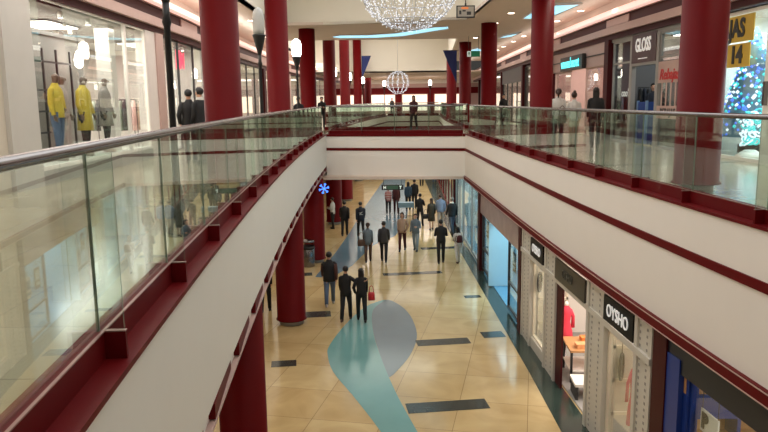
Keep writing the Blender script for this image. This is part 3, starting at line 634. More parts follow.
# ------------------------------------------------------------------ chandeliers of light strings
def light_sphere(name, label, loc, rad, nm, per, b, hang, dense=True):
    r = thing(name, label, 'chandelier', loc, 0)
    rr = random.Random(5)
    for k in range(nm):
        lon = 2 * math.pi * k / nm; m = MB(); pts = []
        for i in range(25):
            th = math.pi * i / 24; pts.append((rad * math.sin(th) * math.cos(lon), rad * math.sin(th) * math.sin(lon), rad * math.cos(th)))
        m.tube(pts, .006 * rad / 1.4 + .002, 4, 1)
        for i in range(per):
            th = math.acos(1 - 2 * (i + rr.random()) / per); l2 = lon + (rr.random() - .5) * 2 * math.pi / nm * (1.1 if dense else .3); q = rad * (1 + (rr.random() - .5) * .07)
            c = Vector((q * math.sin(th) * math.cos(l2), q * math.sin(th) * math.sin(l2), q * math.cos(th))); e = b * (.6 + .9 * rr.random())
            m.add([c + Vector(v) * e for v in ((1, 0, 0), (-1, 0, 0), (0, 1, 0), (0, -1, 0), (0, 0, 1), (0, 0, -1))], [(0, 2, 4), (2, 1, 4), (1, 3, 4), (3, 0, 4), (2, 0, 5), (1, 2, 5), (3, 1, 5), (0, 3, 5)], 0)
        obj('light_strand', m, [M_LED, M_WIRE], r)
    for z in (-.8, -.45, 0, .45, .8):
        m = MB(); q = math.sqrt(1 - z * z) * rad
        m.tube([(q * math.cos(a), q * math.sin(a), z * rad) for a in (2 * math.pi * i / 36 for i in range(37))], .008 * rad + .002, 4); obj('hoop', m, M_WIRE, r)
    m = MB(); m.tube([(0, 0, rad), (0, 0, hang - loc[2])], .012, 6); obj('cable', m, M_WIRE, r)
    return r
light_sphere('chandelier', 'large sphere of white string lights hanging over the near void', (.68, 18, 4.40), 1.24, 26, 62, .013, RZ)
light_sphere('light_sphere', 'small wire sphere of white lights hanging over the second void', (1.2, 55, 2.82), .85, 12, 34, .02, RZ, False)

# ------------------------------------------------------------------ hanging monitor, signs, pennants
r = thing('hanging_monitor', 'small black framed screen hanging below the raised ceiling', 'monitor', (3.12, 27, 4.47))
m = MB(); m.box(-.34, .34, -.05, .05, -.02, .42); obj('case', m, M_BLACK, r)
m = MB(); m.box(-.3, .3, -.056, -.05, .02, .38); sc_ = obj('screen', m, mat('lit_screen', (150, 142, 130), .3, emit=.1), r)
m = MB(); m.box(-.16, .1, -.059, -.056, .29, .36, 0); m.box(-.24, -.16, -.059, -.056, .1, .24, 1); m.box(.04, .2, -.059, -.056, .08, .2, 1); m.box(-.12, 0, -.059, -.056, .2, .26, 1); obj('picture', m, [mat('screen_orange', (216, 120, 60), .4, emit=.4), M_DARK], sc_)
m = MB(); m.tube([(0, 0, .42), (0, 0, RZ - 4.47)], .018, 8); m.box(-.03, .03, -.02, .02, .38, .5); obj('hanging_rod', m, M_DARK, r)
M_EXG = mat('green_sign_face', (30, 120, 84), .4, emit=.25); M_EXW = mat('white_sign_face', (226, 236, 230), .4, emit=.4)
r = thing('exit_sign', 'green exit sign with white symbol hanging from the right ceiling', 'sign', (4.86, 38, 3.68))
m = MB(); m.box(-.38, .3, -.03, .03, 0, .3); obj('case', m, M_DARK, r)
m = MB(); m.box(-.16, .29, -.034, -.03, .01, .29); obj('green_face', m, M_EXG, r)
m = MB(); m.box(-.37, -.17, -.034, -.03, .01, .29); sy = obj('white_face', m, M_EXW, r)
m = MB(); m.box(-.3, -.25, -.037, -.034, .06, .24); m.add([(-.34, -.0355, .17), (-.21, -.0355, .17), (-.275, -.0355, .27)], [(0, 1, 2)]); obj('symbol', m, M_EXG, sy)
for x in (-.3, .22):
    m = MB(); m.tube([(x, 0, .3), (x, 0, CZ - 3.68)], .01, 6); obj('hanging_rod', m, M_DARK, r)
M_PENN = mat('navy_pennant_cloth', (30, 44, 104), .7, var=.2, scale=4)
def pennant(label, loc, sgn, post):
    r = thing('pennant', label, 'pennant', loc)
    m = MB(); rings = []
    for i in range(9):
        t = i / 8; w_ = .78 * (1 - t) + .02; z = -1.85 * t; off = .04 * math.sin(t * 5)
        a, b = ((.0, -w_) if sgn < 0 else (0, w_)); x0, x1 = min(a, b), max(a, b)
        rings.append([(x0, off - .006, z), (x1, off - .006, z), (x1, off + .006, z), (x0, off + .006, z)])
    m.loft(rings, 0, False); obj('cloth', m, M_PENN, r)
    m = MB(); m.tube([(sgn * .8, 0, .01), (post, 0, .01)], .015, 6); obj('arm', m, M_DARK, r)
pennant('long navy triangular pennant on the fourth right column', (4.35, 41.9, 4.28), -1, .13)
pennant('small navy triangular pennant on a column of the left gallery', (-1.72, 60.9, 5.2), 1, -.02)
# hanging direction sign and blue star on the lower level
r = thing('hanging_sign', 'black hanging direction sign with green panel under the bridge', 'sign', (.45, 35.4, -3.0))
m = MB(); m.box(-.55, .55, -.03, .03, 0, .26); obj('board', m, M_BLACK, r)
m = MB(); m.box(-.28, .28, -.035, -.03, .04, .22); obj('green_panel', m, mat('sign_green', (60, 92, 76), .5), r)
m = MB()
m.box(-.46, -.42, -.035, -.03, .05, .21); m.box(-.42, -.36, -.035, -.03, .11, .15); m.box(-.36, -.33, -.035, -.03, .05, .21); m.box(.38, .42, -.035, -.03, .05, .21); m.box(.34, .47, -.035, -.03, .17, .21); obj('symbol', m, M_EXW, r)
for x in (-.45, .45):
    m = MB(); m.tube([(x, 0, .26), (x, 0, 1.055)], .012, 6); obj('hanging_rod', m, M_DARK, r)
M_NEON = mat('blue_neon', (70, 130, 255), .4, emit=2.0)
r = thing('neon_star', 'blue neon star ornament hanging under the left gallery edge', 'ornament', (-2.3, 27, -1.86))
for k in range(6):
    a = R(60 * k + 15); c, s_ = math.cos(a), math.sin(a); m = MB(); m.tube([(0, 0, 0), (.2 * c, 0, .2 * s_)], .018, 6)
    for q in (-.5, .5): m.tube([(.12 * c, 0, .12 * s_), (.12 * c + .08 * math.cos(a + q), 0, .12 * s_ + .08 * math.sin(a + q))], .014, 6)
    obj('arm', m, M_NEON, r)
m = MB(); m.tube([(0, 0, 0), (0, 0, .26)], .01, 5); obj('cable', m, M_DARK, r)

# ------------------------------------------------------------------ shop signs
def sign(name, label, fn, s, y0, y1, z0, z1, board, texts, d=-.05, th=.05, cat='sign', rim=None):
    ym = (y0 + y1) / 2; M = frame(fn, s, ym, d, (z0 + z1) / 2); W, H = abs(y1 - y0), z1 - z0
    root = bpy.data.objects.new(name, None); COL.objects.link(root); root.matrix_world = M; tag(root, label, cat)
    if board is not None:
        m = MB(); m.box(-W / 2, W / 2, -H / 2, H / 2, -th, 0); obj('board', m, board, root)
        if rim:
            m = MB()
            for a in ((-W / 2, W / 2, -H / 2 - .02, -H / 2), (-W / 2, W / 2, H / 2, H / 2 + .02)): m.box(a[0], a[1], a[2], a[3], -th, .01)
            obj('rim', m, rim, root)
    for t in texts:
        tx, size, px, py, mt = t[:5]; kw = t[5] if len(t) > 5 else {}
        m = MB(); m.merge(text_mb(tx, size, .008, **kw), Matrix.Translation((px, py, .01))); obj('lettering', m, mt, root)
    return root
M_LETW = mat('lit_white_letters', (236, 234, 230), .4, emit=.35); M_LETD = mat('unlit_grey_letters', (84, 82, 72), .5)
M_SIGNB = mat('black_sign_board', (14, 14, 15), .4, spec=.15); M_SIGND = mat('dark_olive_sign_board', (44, 40, 34), .3)
sign('shop_sign', 'black sign with white letters, nearest on the pale lower front', XF, 1, 10.98, 12.3, -2.49, -2.03, M_SIGNB, [('OYSHO', .33, .0, -.01, M_LETW, dict(sx=.86))])
sign('shop_sign', 'wide dark sign panel with unlit letters over the lower shop entrance', XF, 1, 13.35, 15.42, -2.52, -2.06, M_SIGND, [('OYSHO', .26, -.1, 0, M_LETD, dict(sx=.8))])
sign('shop_sign', 'small black sign with white letters, farthest along the pale lower front', XF, 1, 16.5, 17.75, -2.5, -2.04, M_SIGNB, [('OYSHO', .3, 0, 0, M_LETW, dict(sx=.8))])
M_CYL = mat('cyan_lit_letters', (96, 232, 240), .4, emit=1.6)
o = sign('shop_sign', "sign of glowing cyan letters on a dark box", XSR, 1, 27.7, 31.2, 2.62, 3.12, None, [("women'secret", .56, -.05, 0, M_CYL, dict(sx=.9, bold=.003))], d=-.22)
m = MB(); m.box(-1.75, 1.75, -.28, .28, -.17, -.02); obj('board', m, M_DARK, o)
M_PLUM = mat('plum_sign_board', (72, 44, 50), .4)
sign('shop_sign', 'plum coloured sign with tall white letters over the dim shop door', XSR, 1, 20.9, 22.75, 2.5, 3.36, M_PLUM, [('GLOSS', .56, -.02, .08, M_LETW, dict(sx=.72, bold=.012)), ('~~~~~~', .2, -.02, -.3, M_LETW)], d=-.0)
M_SCR = mat('red_script_letters', (196, 40, 44), .5); M_POST = mat('pale_poster', (190, 160, 150), .6)
o = sign('window_poster', 'pale window poster with red script letters beside the nearest right column', XSR, 1, 19.1, 20.65, .85, 2.45, None, [('Rebajas', .42, 0, .42, M_SCR, dict(shear=.25, bold=.008)), ('REBAJAS', .27, .0, -.62, M_DARK, dict(bold=.006))], d=-.0, cat='poster')
m = MB(); m.box(-.76, .76, -.8, -.44, 0, .006); m.box(-.76, .76, .2, .8, 0, .004)
for x in (-.5, -.2, .1, .4): m.box(x, x + .09, -.44, .2, 0, .005)
obj('film', m, M_POST, o)
M_YEL = mat('yellow_sale_sign', (194, 158, 52), .5, emit=.05)
sign('sale_sign', 'upper yellow sale sign with black capital letters', XSR, 1, 15.75, 18.2, 2.66, 3.24, M_YEL, [('REBAJAS', .56, -.02, 0, M_BLACK, dict(sx=.86, bold=.02))], d=.03, th=.02)
sign('sale_sign', 'lower yellow sale sign with black number 14', XSR, 1, 15.85, 18.2, 2.1, 2.62, M_YEL, [('14', .52, .62, 0, M_BLACK, dict(bold=.025))], d=.03, th=.02)
M_PNEON = mat('pink_red_neon', (255, 84, 110), .4, emit=1.8)
o = sign('neon_sign', 'pinkish red glowing letter sign inside the left pink lit shop', XSL, -1, 23.4, 24.6, 2.45, 3.25, None, [('H', .8, -.2, 0, M_PNEON, dict(shear=.12, bold=.04)), ('M', .7, .38, 0, M_PNEON, dict(shear=.12, bold=.03))], d=.35)
m = MB(); m.tube([(-.3, .3, 0), (-.3, .54, 0)], .01, 5); m.tube([(.4, .3, 0), (.4, .54, 0)], .01, 5); obj('hanging_wire', m, M_DARK, o)
o = sign('window_lettering', 'small white lit lettering behind the glass left of the plum sign', XSR, 1, 23.05, 24.55, 1.35, 1.85, None, [("coo's", .36, .0, 0, M_LETW, dict(shear=.1))], d=.25)
m = MB(); m.tube([(-.5, .1, 0), (-.5, 1.78, 0)], .008, 5); m.tube([(.5, .1, 0), (.5, 1.78, 0)], .008, 5); obj('hanging_wire', m, M_DARK, o)
o = sign('poster', 'white poster with dark letter P inside the blue fronted shop', XF, 1, 8.75, 9.2, -3.12, -2.8, M_SHOPW, [('P', .3, -.1, 0, M_BLACK, dict(bold=.015))], d=.2, th=.02, cat='poster')
m = MB(); m.tube([(-.2, .16, -.01), (-.2, 1.0, -.01)], .006, 5); m.tube([(.2, .16, -.01), (.2, 1.0, -.01)], .006, 5); obj('hanging_wire', m, M_DARK, o)

# ------------------------------------------------------------------ people
def skin_mb(verts, edges, radii, sub=1):
    me = bpy.data.meshes.new('skin'); me.from_pydata(verts, edges, []); o = bpy.data.objects.new('skin', me); COL.objects.link(o)
    o.modifiers.new('s', 'SKIN')
    for i, r in enumerate(radii):
        d = me.skin_vertices[0].data[i]; d.radius = (r, r) if not isinstance(r, tuple) else r; d.use_root = (i == 0)
    if sub: sd = o.modifiers.new('d', 'SUBSURF'); sd.levels = sub; sd.render_levels = sub
    bpy.context.view_layer.update(); ev = o.evaluated_get(bpy.context.evaluated_depsgraph_get()); m2 = ev.to_mesh()
    mb = MB(); mb.add([tuple(v.co) for v in m2.vertices], [tuple(p.vertices) for p in m2.polygons], 0, True)
    ev.to_mesh_clear(); bpy.data.objects.remove(o); bpy.data.meshes.remove(me)
    return mb
SKINS = [mat('light_skin', (206, 158, 132), .55), mat('tan_skin', (186, 136, 108), .55)]
M_MANN = mat('bronze_mannequin', (120, 100, 86), .35)
M_EYE = mat('dark_eye', (30, 24, 22), .3); M_LIP = mat('lip', (150, 84, 76), .5)
HAIR = {'black': mat('black_hair', (26, 21, 20), .5, var=.3, scale=40), 'brown': mat('brown_hair', (62, 42, 32), .5, var=.3, scale=40), 'grey': mat('grey_hair', (110, 104, 98), .5, var=.3, scale=40), 'blond': mat('fair_hair', (150, 116, 76), .5, var=.3, scale=40)}
CL_ = {}
def cloth(n, rgb): return mat(n, rgb, .8, var=.15, scale=14)
BLACKC, DARKN, DGREY = cloth('black_cloth', (28, 27, 29)), cloth('dark_navy_cloth', (32, 36, 50)), cloth('charcoal_cloth', (52, 50, 52))
JEANS, LJEANS, BROWNC = cloth('blue_denim', (84, 102, 128)), cloth('pale_denim', (134, 148, 160)), cloth('brown_cloth', (84, 62, 50))
GREYB, WHITEC, OLIVE = cloth('grey_blue_cloth', (104, 118, 128)), cloth('off_white_cloth', (206, 202, 196)), cloth('dark_olive_cloth', (54, 50, 40))
LBLUE, BEIGEC, DREDC = cloth('light_blue_cloth', (132, 148, 176)), cloth('beige_cloth', (170, 142, 122)), cloth('dark_red_cloth', (74, 30, 34))
SHOE = mat('dark_shoe', (30, 26, 25), .5); SHOEL = mat('pale_shoe', (170, 160, 150), .5)
def stripe_cloth(name, c1, c2, sc):
    m = bpy.data.materials.new(name); m.use_nodes = True; nt = m.node_tree; b = nt.nodes['Principled BSDF']
    tc = nt.nodes.new('ShaderNodeTexCoord'); wv = nt.nodes.new('ShaderNodeTexWave'); wv.bands_direction = 'Z'; wv.inputs['Scale'].default_value = sc
    rp = nt.nodes.new('ShaderNodeValToRGB'); rp.color_ramp.interpolation = 'CONSTANT'; rp.color_ramp.elements[1].position = .5
    rp.color_ramp.elements[0].color = lin(c1) + (1,); rp.color_ramp.elements[1].color = lin(c2) + (1,)
    nt.links.new(tc.outputs['Object'], wv.inputs['Vector']); nt.links.new(wv.outputs['Fac'], rp.inputs[0]); nt.links.new(rp.outputs[0], b.inputs['Base Color']); b.inputs['Roughness'].default_value = .8
    return m
STRIPE = stripe_cloth('red_white_striped_cloth', (176, 50, 60), (214, 200, 196), 3.2)
def person(label, x, y, z, face=0, H=1.72, top=BLACKC, bottom=BLACKC, hair='black', style='short', legs='trousers', hem=.84, stride=.06, arms=('swing', 'swing'), skin=0, shoe=SHOE, group=None, name='person', cat='person', sleeve=None, wide=1.0, head_tilt=0, body=None, scarf=None):
    s = H / 1.72; sm = body or SKINS[skin]; V = Vector; stride *= 1.35
    hip = {-1: V((-.09, 0, .92)), 1: V((.09, 0, .92))}; J = {}
    for sd in (-1, 1):
        a = stride * sd
        th, ka = (a, a * .35) if a > 0 else (a * .55, a * 1.6)
        k = hip[sd] + V((sd * .008, .43 * math.sin(th), -.43 * math.cos(th))); an = k + V((0, .42 * math.sin(ka), -.42 * math.cos(ka)))
        J[sd] = (k, an, ka if a < 0 else -.1 * (a > 0))
    dz = .075 - min(J[-1][1].z, J[1][1].z); up = V((0, 0, dz))
    for sd in (-1, 1): hip[sd] = hip[sd] + up; J[sd] = (J[sd][0] + up, J[sd][1] + up, J[sd][2])
    pel, sp, ch, nb = (V((0, .0, q)) + up for q in (.97, 1.13, 1.3, 1.43)); nk = V((0, .012, 1.5)) + up
    ft = head_tilt
    h1, h2, h3 = (nk + V((0, .012 + ft * .5, .06)), nk + V((0, .012 + ft, .125)), nk + V((0, .0 + ft, .195)))
    A = {}
    for i, sd in enumerate((-1, 1)):
        sh = V((sd * .158 * wide, 0, 1.385)) + up; mode = arms[i]
        if mode == 'swing':
            b = -stride * sd * .8
            el = sh + V((sd * .03, .27 * math.sin(b), -.27 * math.cos(b))); wr = el + V((sd * .0, .24 * math.sin(b + .3), -.24 * math.cos(b + .3)))
        elif mode == 'pocket': el = sh + V((sd * .1, -.07, -.25)); wr = el + V((-sd * .06, .12, -.2))
        elif mode == 'front': el = sh + V((sd * .05, .03, -.27)); wr = el + V((-sd * .1, .21, .05))
        elif mode == 'phone': el = sh + V((sd * .06, .08, -.25)); wr = el + V((-sd * .08, .16, .16))
        elif mode == 'around': el = sh + V((sd * .2, -.08, -.14)); wr = el + V((sd * .2, .0, .04))
        elif mode == 'hip': el = sh + V((sd * .17, -.05, -.22)); wr = el + V((-sd * .13, .1, -.16))
        else: el = sh + V((sd * .05, .1, -.25)); wr = el + V((0, .22, .02))
        A[sd] = (sh, el, wr)
    v = [pel, sp, ch, nb, nk, h1, h2, h3]; e = [(0, 1), (1, 2), (2, 3), (3, 4), (4, 5), (5, 6), (6, 7)]; r = [.115, .1, .115, .06, .046, .066, .082, .052]
    fing = MB()
    for sd in (-1, 1):
        i = len(v); v += [hip[sd], J[sd][0], J[sd][1] + V((0, 0, .02))]; r += [.082, .055, .038]; e += [(0, i), (i, i + 1), (i + 1, i + 2)]
        sh, el, wr = A[sd]; d = (wr - el).normalized(); i = len(v); pm = wr + d * .07
        v += [sh, el, wr, pm]; r += [.05, .038, .026, (.034, .02)]; e += [(2, i), (i, i + 1), (i + 1, i + 2), (i + 2, i + 3)]
        sdv = d.cross(V((sd, 0, 0))).normalized() if abs(d.x) < .9 else V((0, 1, 0)); cu = V((-sd, 0, 0)) - d * d.dot(V((-sd, 0, 0))); cu.normalize()
        for q, (off, ln) in enumerate(((-.026, .07), (-.009, .082), (.009, .078), (.025, .06))):
            b0 = pm + sdv * off - d * .015; m1 = b0 + d * ln * .6 + cu * .008; fing.tube([b0, m1, m1 + d * ln * .4 + cu * .028], [.0095, .009, .006], 6)
        b0 = wr + d * .025 + (sdv if sdv.y > 0 else -sdv) * .022; t_ = sdv if sdv.y > 0 else -sdv
        fing.tube([b0, b0 + d * .03 + t_ * .025, b0 + d * .06 + t_ * .03 + cu * .012], [.012, .011, .008], 6)
    bm_ = skin_mb([tuple(q) for q in v], e, r); bm_.merge(fing, Matrix.Identity(4))
    hc = h2
    bm_.ball(hc + V((0, .088, -.012)), .017, 6, 5, 0, (.8, 1.0, 1.5))
    for sd in (-1, 1):
        bm_.ball(hc + V((sd * .031, .074, .015)), .011, 6, 5, 1); bm_.ball(hc + V((sd * .083, -.002, -.005)), .024, 6, 5, 0, (.4, .8, 1.2))
    bm_.ball(hc + V((0, .078, -.05)), .02, 6, 5, 2, (1.2, .45, .35))
    S = Matrix.Scale(s, 4)
    def out(nm, mb, m, par=None):
        q = MB(); q.merge(mb, S); return obj(nm, q, m, par)
    root = out(name, bm_, [sm, M_EYE if not body else body, M_LIP if not body else body])
    root.location = (x, y, z); root.rotation_euler = (0, 0, R(face)); tag(root, label, cat, group)
    def ring(c, rx, ry, n=14): return [c + V((rx * math.cos(2 * math.pi * k / n), ry * math.sin(2 * math.pi * k / n), 0)) for k in range(n)]
    # jacket / top
    if top:
        m = MB(); W = wide; zz = lambda q: V((0, 0, q)) + up
        prof = [(hem, .172, .128), (max(hem + .02, .96), .168, .13), (1.1, .155, .12), (1.26, .182, .138), (1.345, .178, .122), (1.41, .14, .098), (1.465, .08, .075), (1.51, .061, .062)]
        if hem < .8: prof[0] = (hem, .2, .16)
        m.loft([ring(zz(q), a * W, b) for q, a, b in prof])
        for sd in (-1, 1):
            sh, el, wr = A[sd]; m.tube([sh + V((-sd * .075, 0, .012)), sh + V((-sd * .03, 0, .008)), sh + V((sd * .006, 0, -.022)), sh + (el - sh) * .35, el, wr - (wr - el) * .04], [.045, .058, .062, .061, .053, .042], 12)
        tp = out('jacket' if hem < .9 else 'top', m, top, root)
        if sleeve:
            for sd in (-1, 1):
                m = MB(); sh, el, wr = A[sd]; m.tube([sh + V((sd * .006, 0, -.03)), sh + (el - sh) * .35, el, wr - (wr - el) * .03], [.0645, .0635, .0555, .0445], 12); out('sleeve', m, sleeve, tp)
    if scarf:
        m = MB(); m.lathe([(.07, 1.44 + dz), (.09, 1.46 + dz), (.085, 1.5 + dz), (.065, 1.52 + dz)], 0, .005, 12); out('scarf', m, scarf, root)
    if legs == 'trousers':
        m = MB(); m.loft([ring(V((0, 0, q)) + up, a, b) for q, a, b in ((.8, .09, .09), (.86, .158, .118), (.95, .16, .122), (1.0, .15, .115))])
        for sd in (-1, 1):
            k, an, _ = J[sd]; m.tube([hip[sd] + V((0, 0, .03)), hip[sd] + V((0, 0, -.08)), k, an + V((0, 0, .0))], [.09, .092, .068, .055], 10)
        out('trousers', m, bottom, root)
    elif legs == 'skirt':
        m = MB(); m.loft([ring(V((0, 0, q)) + up, a, b) for q, a, b in ((.5, .2, .17), (.75, .185, .15), (.95, .16, .122), (1.02, .148, .115))]); out('skirt', m, bottom, root)
    for sd in (-1, 1):
        k, an, tl = J[sd]; m = MB(); rings = []
        for h_, ax, ay in ((-.07, .042, .125), (-.045, .045, .13), (-.01, .038, .1), (.025, .04, .05)):
            cy = .05 if h_ < .0 else .01; rings.append([an + V((ax * math.cos(q), cy + ay * math.sin(q), h_)) for q in (2 * math.pi * i / 12 for i in range(12))])
        m.loft(rings); out('shoe', m, shoe, root)
    if hair:
        hm = HAIR[hair] if isinstance(hair, str) else hair; m = MB(); c = hc + V((0, -.014, .028)); m.ball(c, .1, 14, 10, 0, (.93, 1.04, 1.02))
        m.v = [((p[0], min(p[1], c.y + (.045 if p[2] > c.z + .03 else .005)), p[2]) if p[2] < c.z + .055 else p) for p in m.v]
        if style == 'short': m.v = [(p[0] * (.86 if p[2] < c.z - .04 else 1), p[1] + (.02 if p[2] < c.z - .06 else 0), max(p[2], c.z - .085)) for p in m.v]
        if style in ('long', 'hood'):
            m.loft([ring(hc + V((0, yy, zz_)), a, b, 12) for yy, zz_, a, b in ((-.05, -.26, .05, .02), (-.06, -.2, .085, .035), (-.05, -.08, .094, .05), (-.03, .02, .09, .06), (-.02, .08, .06, .05))])
        if style == 'bun': m.ball(hc + V((0, -.06, .125)), .05, 10, 8)
        if style == 'tail': m.tube([hc + V((0, -.1, .04)), hc + V((0, -.14, -.03)), hc + V((0, -.12, -.16))], [.03, .035, .012], 8)
        out('hair', m, hm, root)
    root['_s'] = s
    del root['_s']
    return root
def at_person(p, v):      # a point in a person's own frame -> world
    M = Matrix.Translation(p.location) @ Matrix.Rotation(p.rotation_euler[2], 4, 'Z'); return M @ Vector(v)
def hand_bag(label, p, v, m, w_=.28, h_=.22, t_=.1, strap=.22, cat='bag', rz=0):
    q = at_person(p, v); r = thing('handbag', label, cat, tuple(q), p.rotation_euler[2] + rz)
    b = MB(); rings = [[(x * a, y * c, z) for x, y in ((-w_ / 2, -t_ / 2), (0, -t_ * .6), (w_ / 2, -t_ / 2), (w_ / 2, t_ / 2), (0, t_ * .6), (-w_ / 2, t_ / 2))] for z, a, c in ((0, .9, .9), (.03, 1, 1), (h_ * .7, .97, .8), (h_, .85, .4))]
    b.loft(rings); obj('body', b, m, r)
    b = MB(); b.tube([(-w_ * .35, 0, h_ - .01), (-w_ * .25, 0, h_ + strap * .8), (0, 0, h_ + strap), (w_ * .25, 0, h_ + strap * .8), (w_ * .35, 0, h_ - .01)], .012, 6); obj('strap', b, m, r)
    return r
G = 'shoppers walking on the lower floor'
def low(label, x, y, **k): return person(label, x, y, LF + .006, **k)
low('man in black jacket with brown sleeves and blue jeans walking away alone', -1.76, 21.78, face=4, H=1.8, top=BLACKC, bottom=JEANS, sleeve=cloth('russet_cloth', (78, 44, 38)), stride=.38, arms=('swing', 'swing'), wide=1.12, shoe=SHOEL)
low('person in black walking arm in arm, on the left of the nearest couple', -1.16, 20.25, face=-6, H=1.66, stride=.25, arms=('swing', 'around'), top=BLACKC, bottom=BLACKC, wide=.98, shoe=BROWNC)
pr = low('long haired woman in black with a red bag, nearest couple', -.70, 20.18, face=6, H=1.6, stride=-.22, arms=('pocket', 'swing'), top=BLACKC, bottom=BLACKC, style='hood', wide=.92)
hand_bag('small red bag carried by the woman in black', pr, (.30, .02, .62), mat('red_leather', (190, 34, 42), .4), .2, .24, .1, .2)
pr = low('woman in grey blue jacket and short skirt walking beside a man', -.66, 27.95, face=2, H=1.62, stride=.25, top=GREYB, bottom=BROWNC, style='tail', hair='brown', hem=.8, wide=.95)
hand_bag('brown shoulder bag of the woman in the grey blue jacket', pr, (-.27, -.04, .68), BROWNC, .3, .26, .12, .3)
low('man in dark jacket walking beside the woman in grey blue', -.02, 27.92, face=-4, H=1.68, stride=-.3, top=DGREY, bottom=BLACKC, wide=1.08)
low('man in black walking near the lower columns, left of two', -1.91, 33.62, face=0, H=1.72, stride=.3, top=BLACKC, bottom=BLACKC, wide=1.12)
pr = low('man in dark navy sweater with a white print on the back', -1.12, 33.32, face=10, H=1.72, stride=-.3, top=DARKN, bottom=BLACKC, wide=1.1)
m = MB(); m.add([(-.11, -.15, 1.2), (-.02, -.158, 1.14), (.11, -.15, 1.26), (-.01, -.158, 1.2)], [(0, 1, 2, 3)]); m.add([(-.08, -.155, 1.1), (.09, -.155, 1.1), (.09, -.155, 1.125), (-.08, -.155, 1.125)], [(0, 1, 2, 3)]); obj('print', m, WHITEC, pr)
low('woman in red and white striped top walking by the hanging sign', .26, 40.19, face=0, H=1.58, stride=.22, top=STRIPE, bottom=BLACKC, style='tail', hair='brown', wide=.92)
low('person in dark red jacket beside the striped top', .72, 40.15, face=0, H=1.7, stride=-.22, top=DREDC, bottom=DREDC, wide=1.05)
low('woman in blue jacket standing behind the pale blue stand', 1.45, 41.4, face=0, H=1.7, stride=.1, top=cloth('petrol_cloth', (44, 70, 92)), bottom=BLACKC, style='long', wide=.95)
low('person in black close behind the blue jacket', 1.84, 41.9, face=8, H=1.78, stride=.15, top=BLACKC, bottom=BLACKC, wide=1.0)
pr = low('slim person in black holding a phone near the pale blue stand', 1.87, 36.11, face=-25, H=1.68, stride=.15, top=BLACKC, bottom=BLACKC, arms=('swing', 'phone'), wide=.95)
pr = low('woman in dark olive dress with bare legs and a bag', 2.38, 34.92, face=10, H=1.6, stride=.12, top=OLIVE, bottom=OLIVE, legs='skirt', hair='brown', style='long', hem=.6, wide=.98)
hand_bag('dark handbag hanging from the woman in the olive dress', pr, (-.29, .02, .58), BLACKC, .3, .24, .12, .24)
low('man in light blue shirt and pale trousers walking away', 2.88, 35.45, face=0, H=1.74, stride=.25, top=LBLUE, bottom=cloth('stone_cloth', (168, 156, 146)), hair='brown', wide=1.08)
low('man in dark jacket and grey jeans beside the lower right shops', 3.3, 33.77, face=25, H=1.8, stride=.2, top=BLACKC, bottom=cloth('grey_denim', (70, 78, 92)), hair='grey', wide=1.12, scarf=WHITEC)
low('long haired woman in beige top facing the viewer', .78, 30.0, face=170, H=1.68, stride=.18, top=BEIGEC, bottom=DREDC, style='long', hair='brown', wide=.92, arms=('pocket', 'swing'))
low('man in grey blue jacket and pale jeans facing the viewer', 1.36, 29.96, face=160, H=1.62, stride=-.15, top=GREYB, bottom=LJEANS, hair='brown', arms=('front', 'swing'), wide=1.08)
low('man all in black standing near the lower shop windows', 2.26, 27.61, face=0, H=1.74, stride=.12, top=BLACKC, bottom=BLACKC, arms=('front', 'front'), wide=1.1, hem=.86)
pr = low('woman in white jacket carrying a dark backpack', 2.93, 27.57, face=15, H=1.46, stride=.2, top=WHITEC, bottom=WHITEC, style='long', wide=.95, shoe=BROWNC, arms=('front', 'swing'))
q = at_person(pr, (0, -.2, .86)); r = thing('backpack', 'dark red backpack on the back of the woman in white', 'backpack', tuple(q), pr.rotation_euler[2])
m = MB(); m.loft([[(a * math.cos(t) , b * math.sin(t), z) for t in (2 * math.pi * k / 12 for k in range(12))] for z, a, b in ((0, .1, .05), (.03, .13, .085), (.2, .125, .08), (.28, .09, .06), (.3, .04, .03))]); obj('body', m, DREDC, r)
for sd in (-1, 1):
    m = MB(); m.tube([(sd * .09, .05, .03), (sd * .13, .12, .06), (sd * .12, .16, .2), (sd * .1, .06, .27)], .014, 6); obj('strap', m, BLACKC, r)
low('person in pale top beside the far lower column', -2.62, 35.6, face=70, H=1.6, top=WHITEC, bottom=BLACKC, arms=('front', 'front'), wide=.95)
low('dark dressed person half hidden behind the nearest lower column', -3.72, 21.25, face=0, H=1.74, stride=.15, top=BLACKC, bottom=BLACKC)
low('far shopper in dark clothes beyond the bridge, left of two', 2.9, 53.4, face=0, H=1.7, stride=.2, top=DGREY, bottom=BLACKC)
low('far shopper in grey beyond the bridge, right of two', 4.0, 55.3, face=180, H=1.68, stride=.2, top=GREYB, bottom=JEANS, style='long')
# upper level people
person('person in dark suit standing by the left shops, left of two', -4.72, 17.4, GF, face=30, H=1.76, top=BLACKC, bottom=BLACKC, arms=('pocket', 'front'), wide=1.1, hem=.8)
person('taller person in dark suit by the left shops, beside the first red column', -4.42, 17.3, GF, face=60, H=1.8, top=BLACKC, bottom=BLACKC, scarf=WHITEC, wide=1.08, hem=.8)
person('woman in white jacket on the right gallery, left of three', 5.32, 21.6, GF, face=-15, H=1.73, top=WHITEC, bottom=DGREY, hair='brown', style='tail', stride=.15)
pr = person('woman with hair bun in white cardigan on the right gallery', 5.72, 21.3, GF, face=0, H=1.62, top=WHITEC, bottom=BEIGEC, hair='brown', style='bun', stride=.15, wide=.98)
hand_bag('brown shoulder bag between the two women in white', pr, (-.34, .05, .72), BROWNC, .26, .24, .12, .28)
person('long haired woman in black jacket on the right gallery', 6.22, 20.8, GF, face=-10, H=1.74, top=BLACKC, bottom=BLACKC, style='long', stride=.15, wide=1.05, hem=.76)
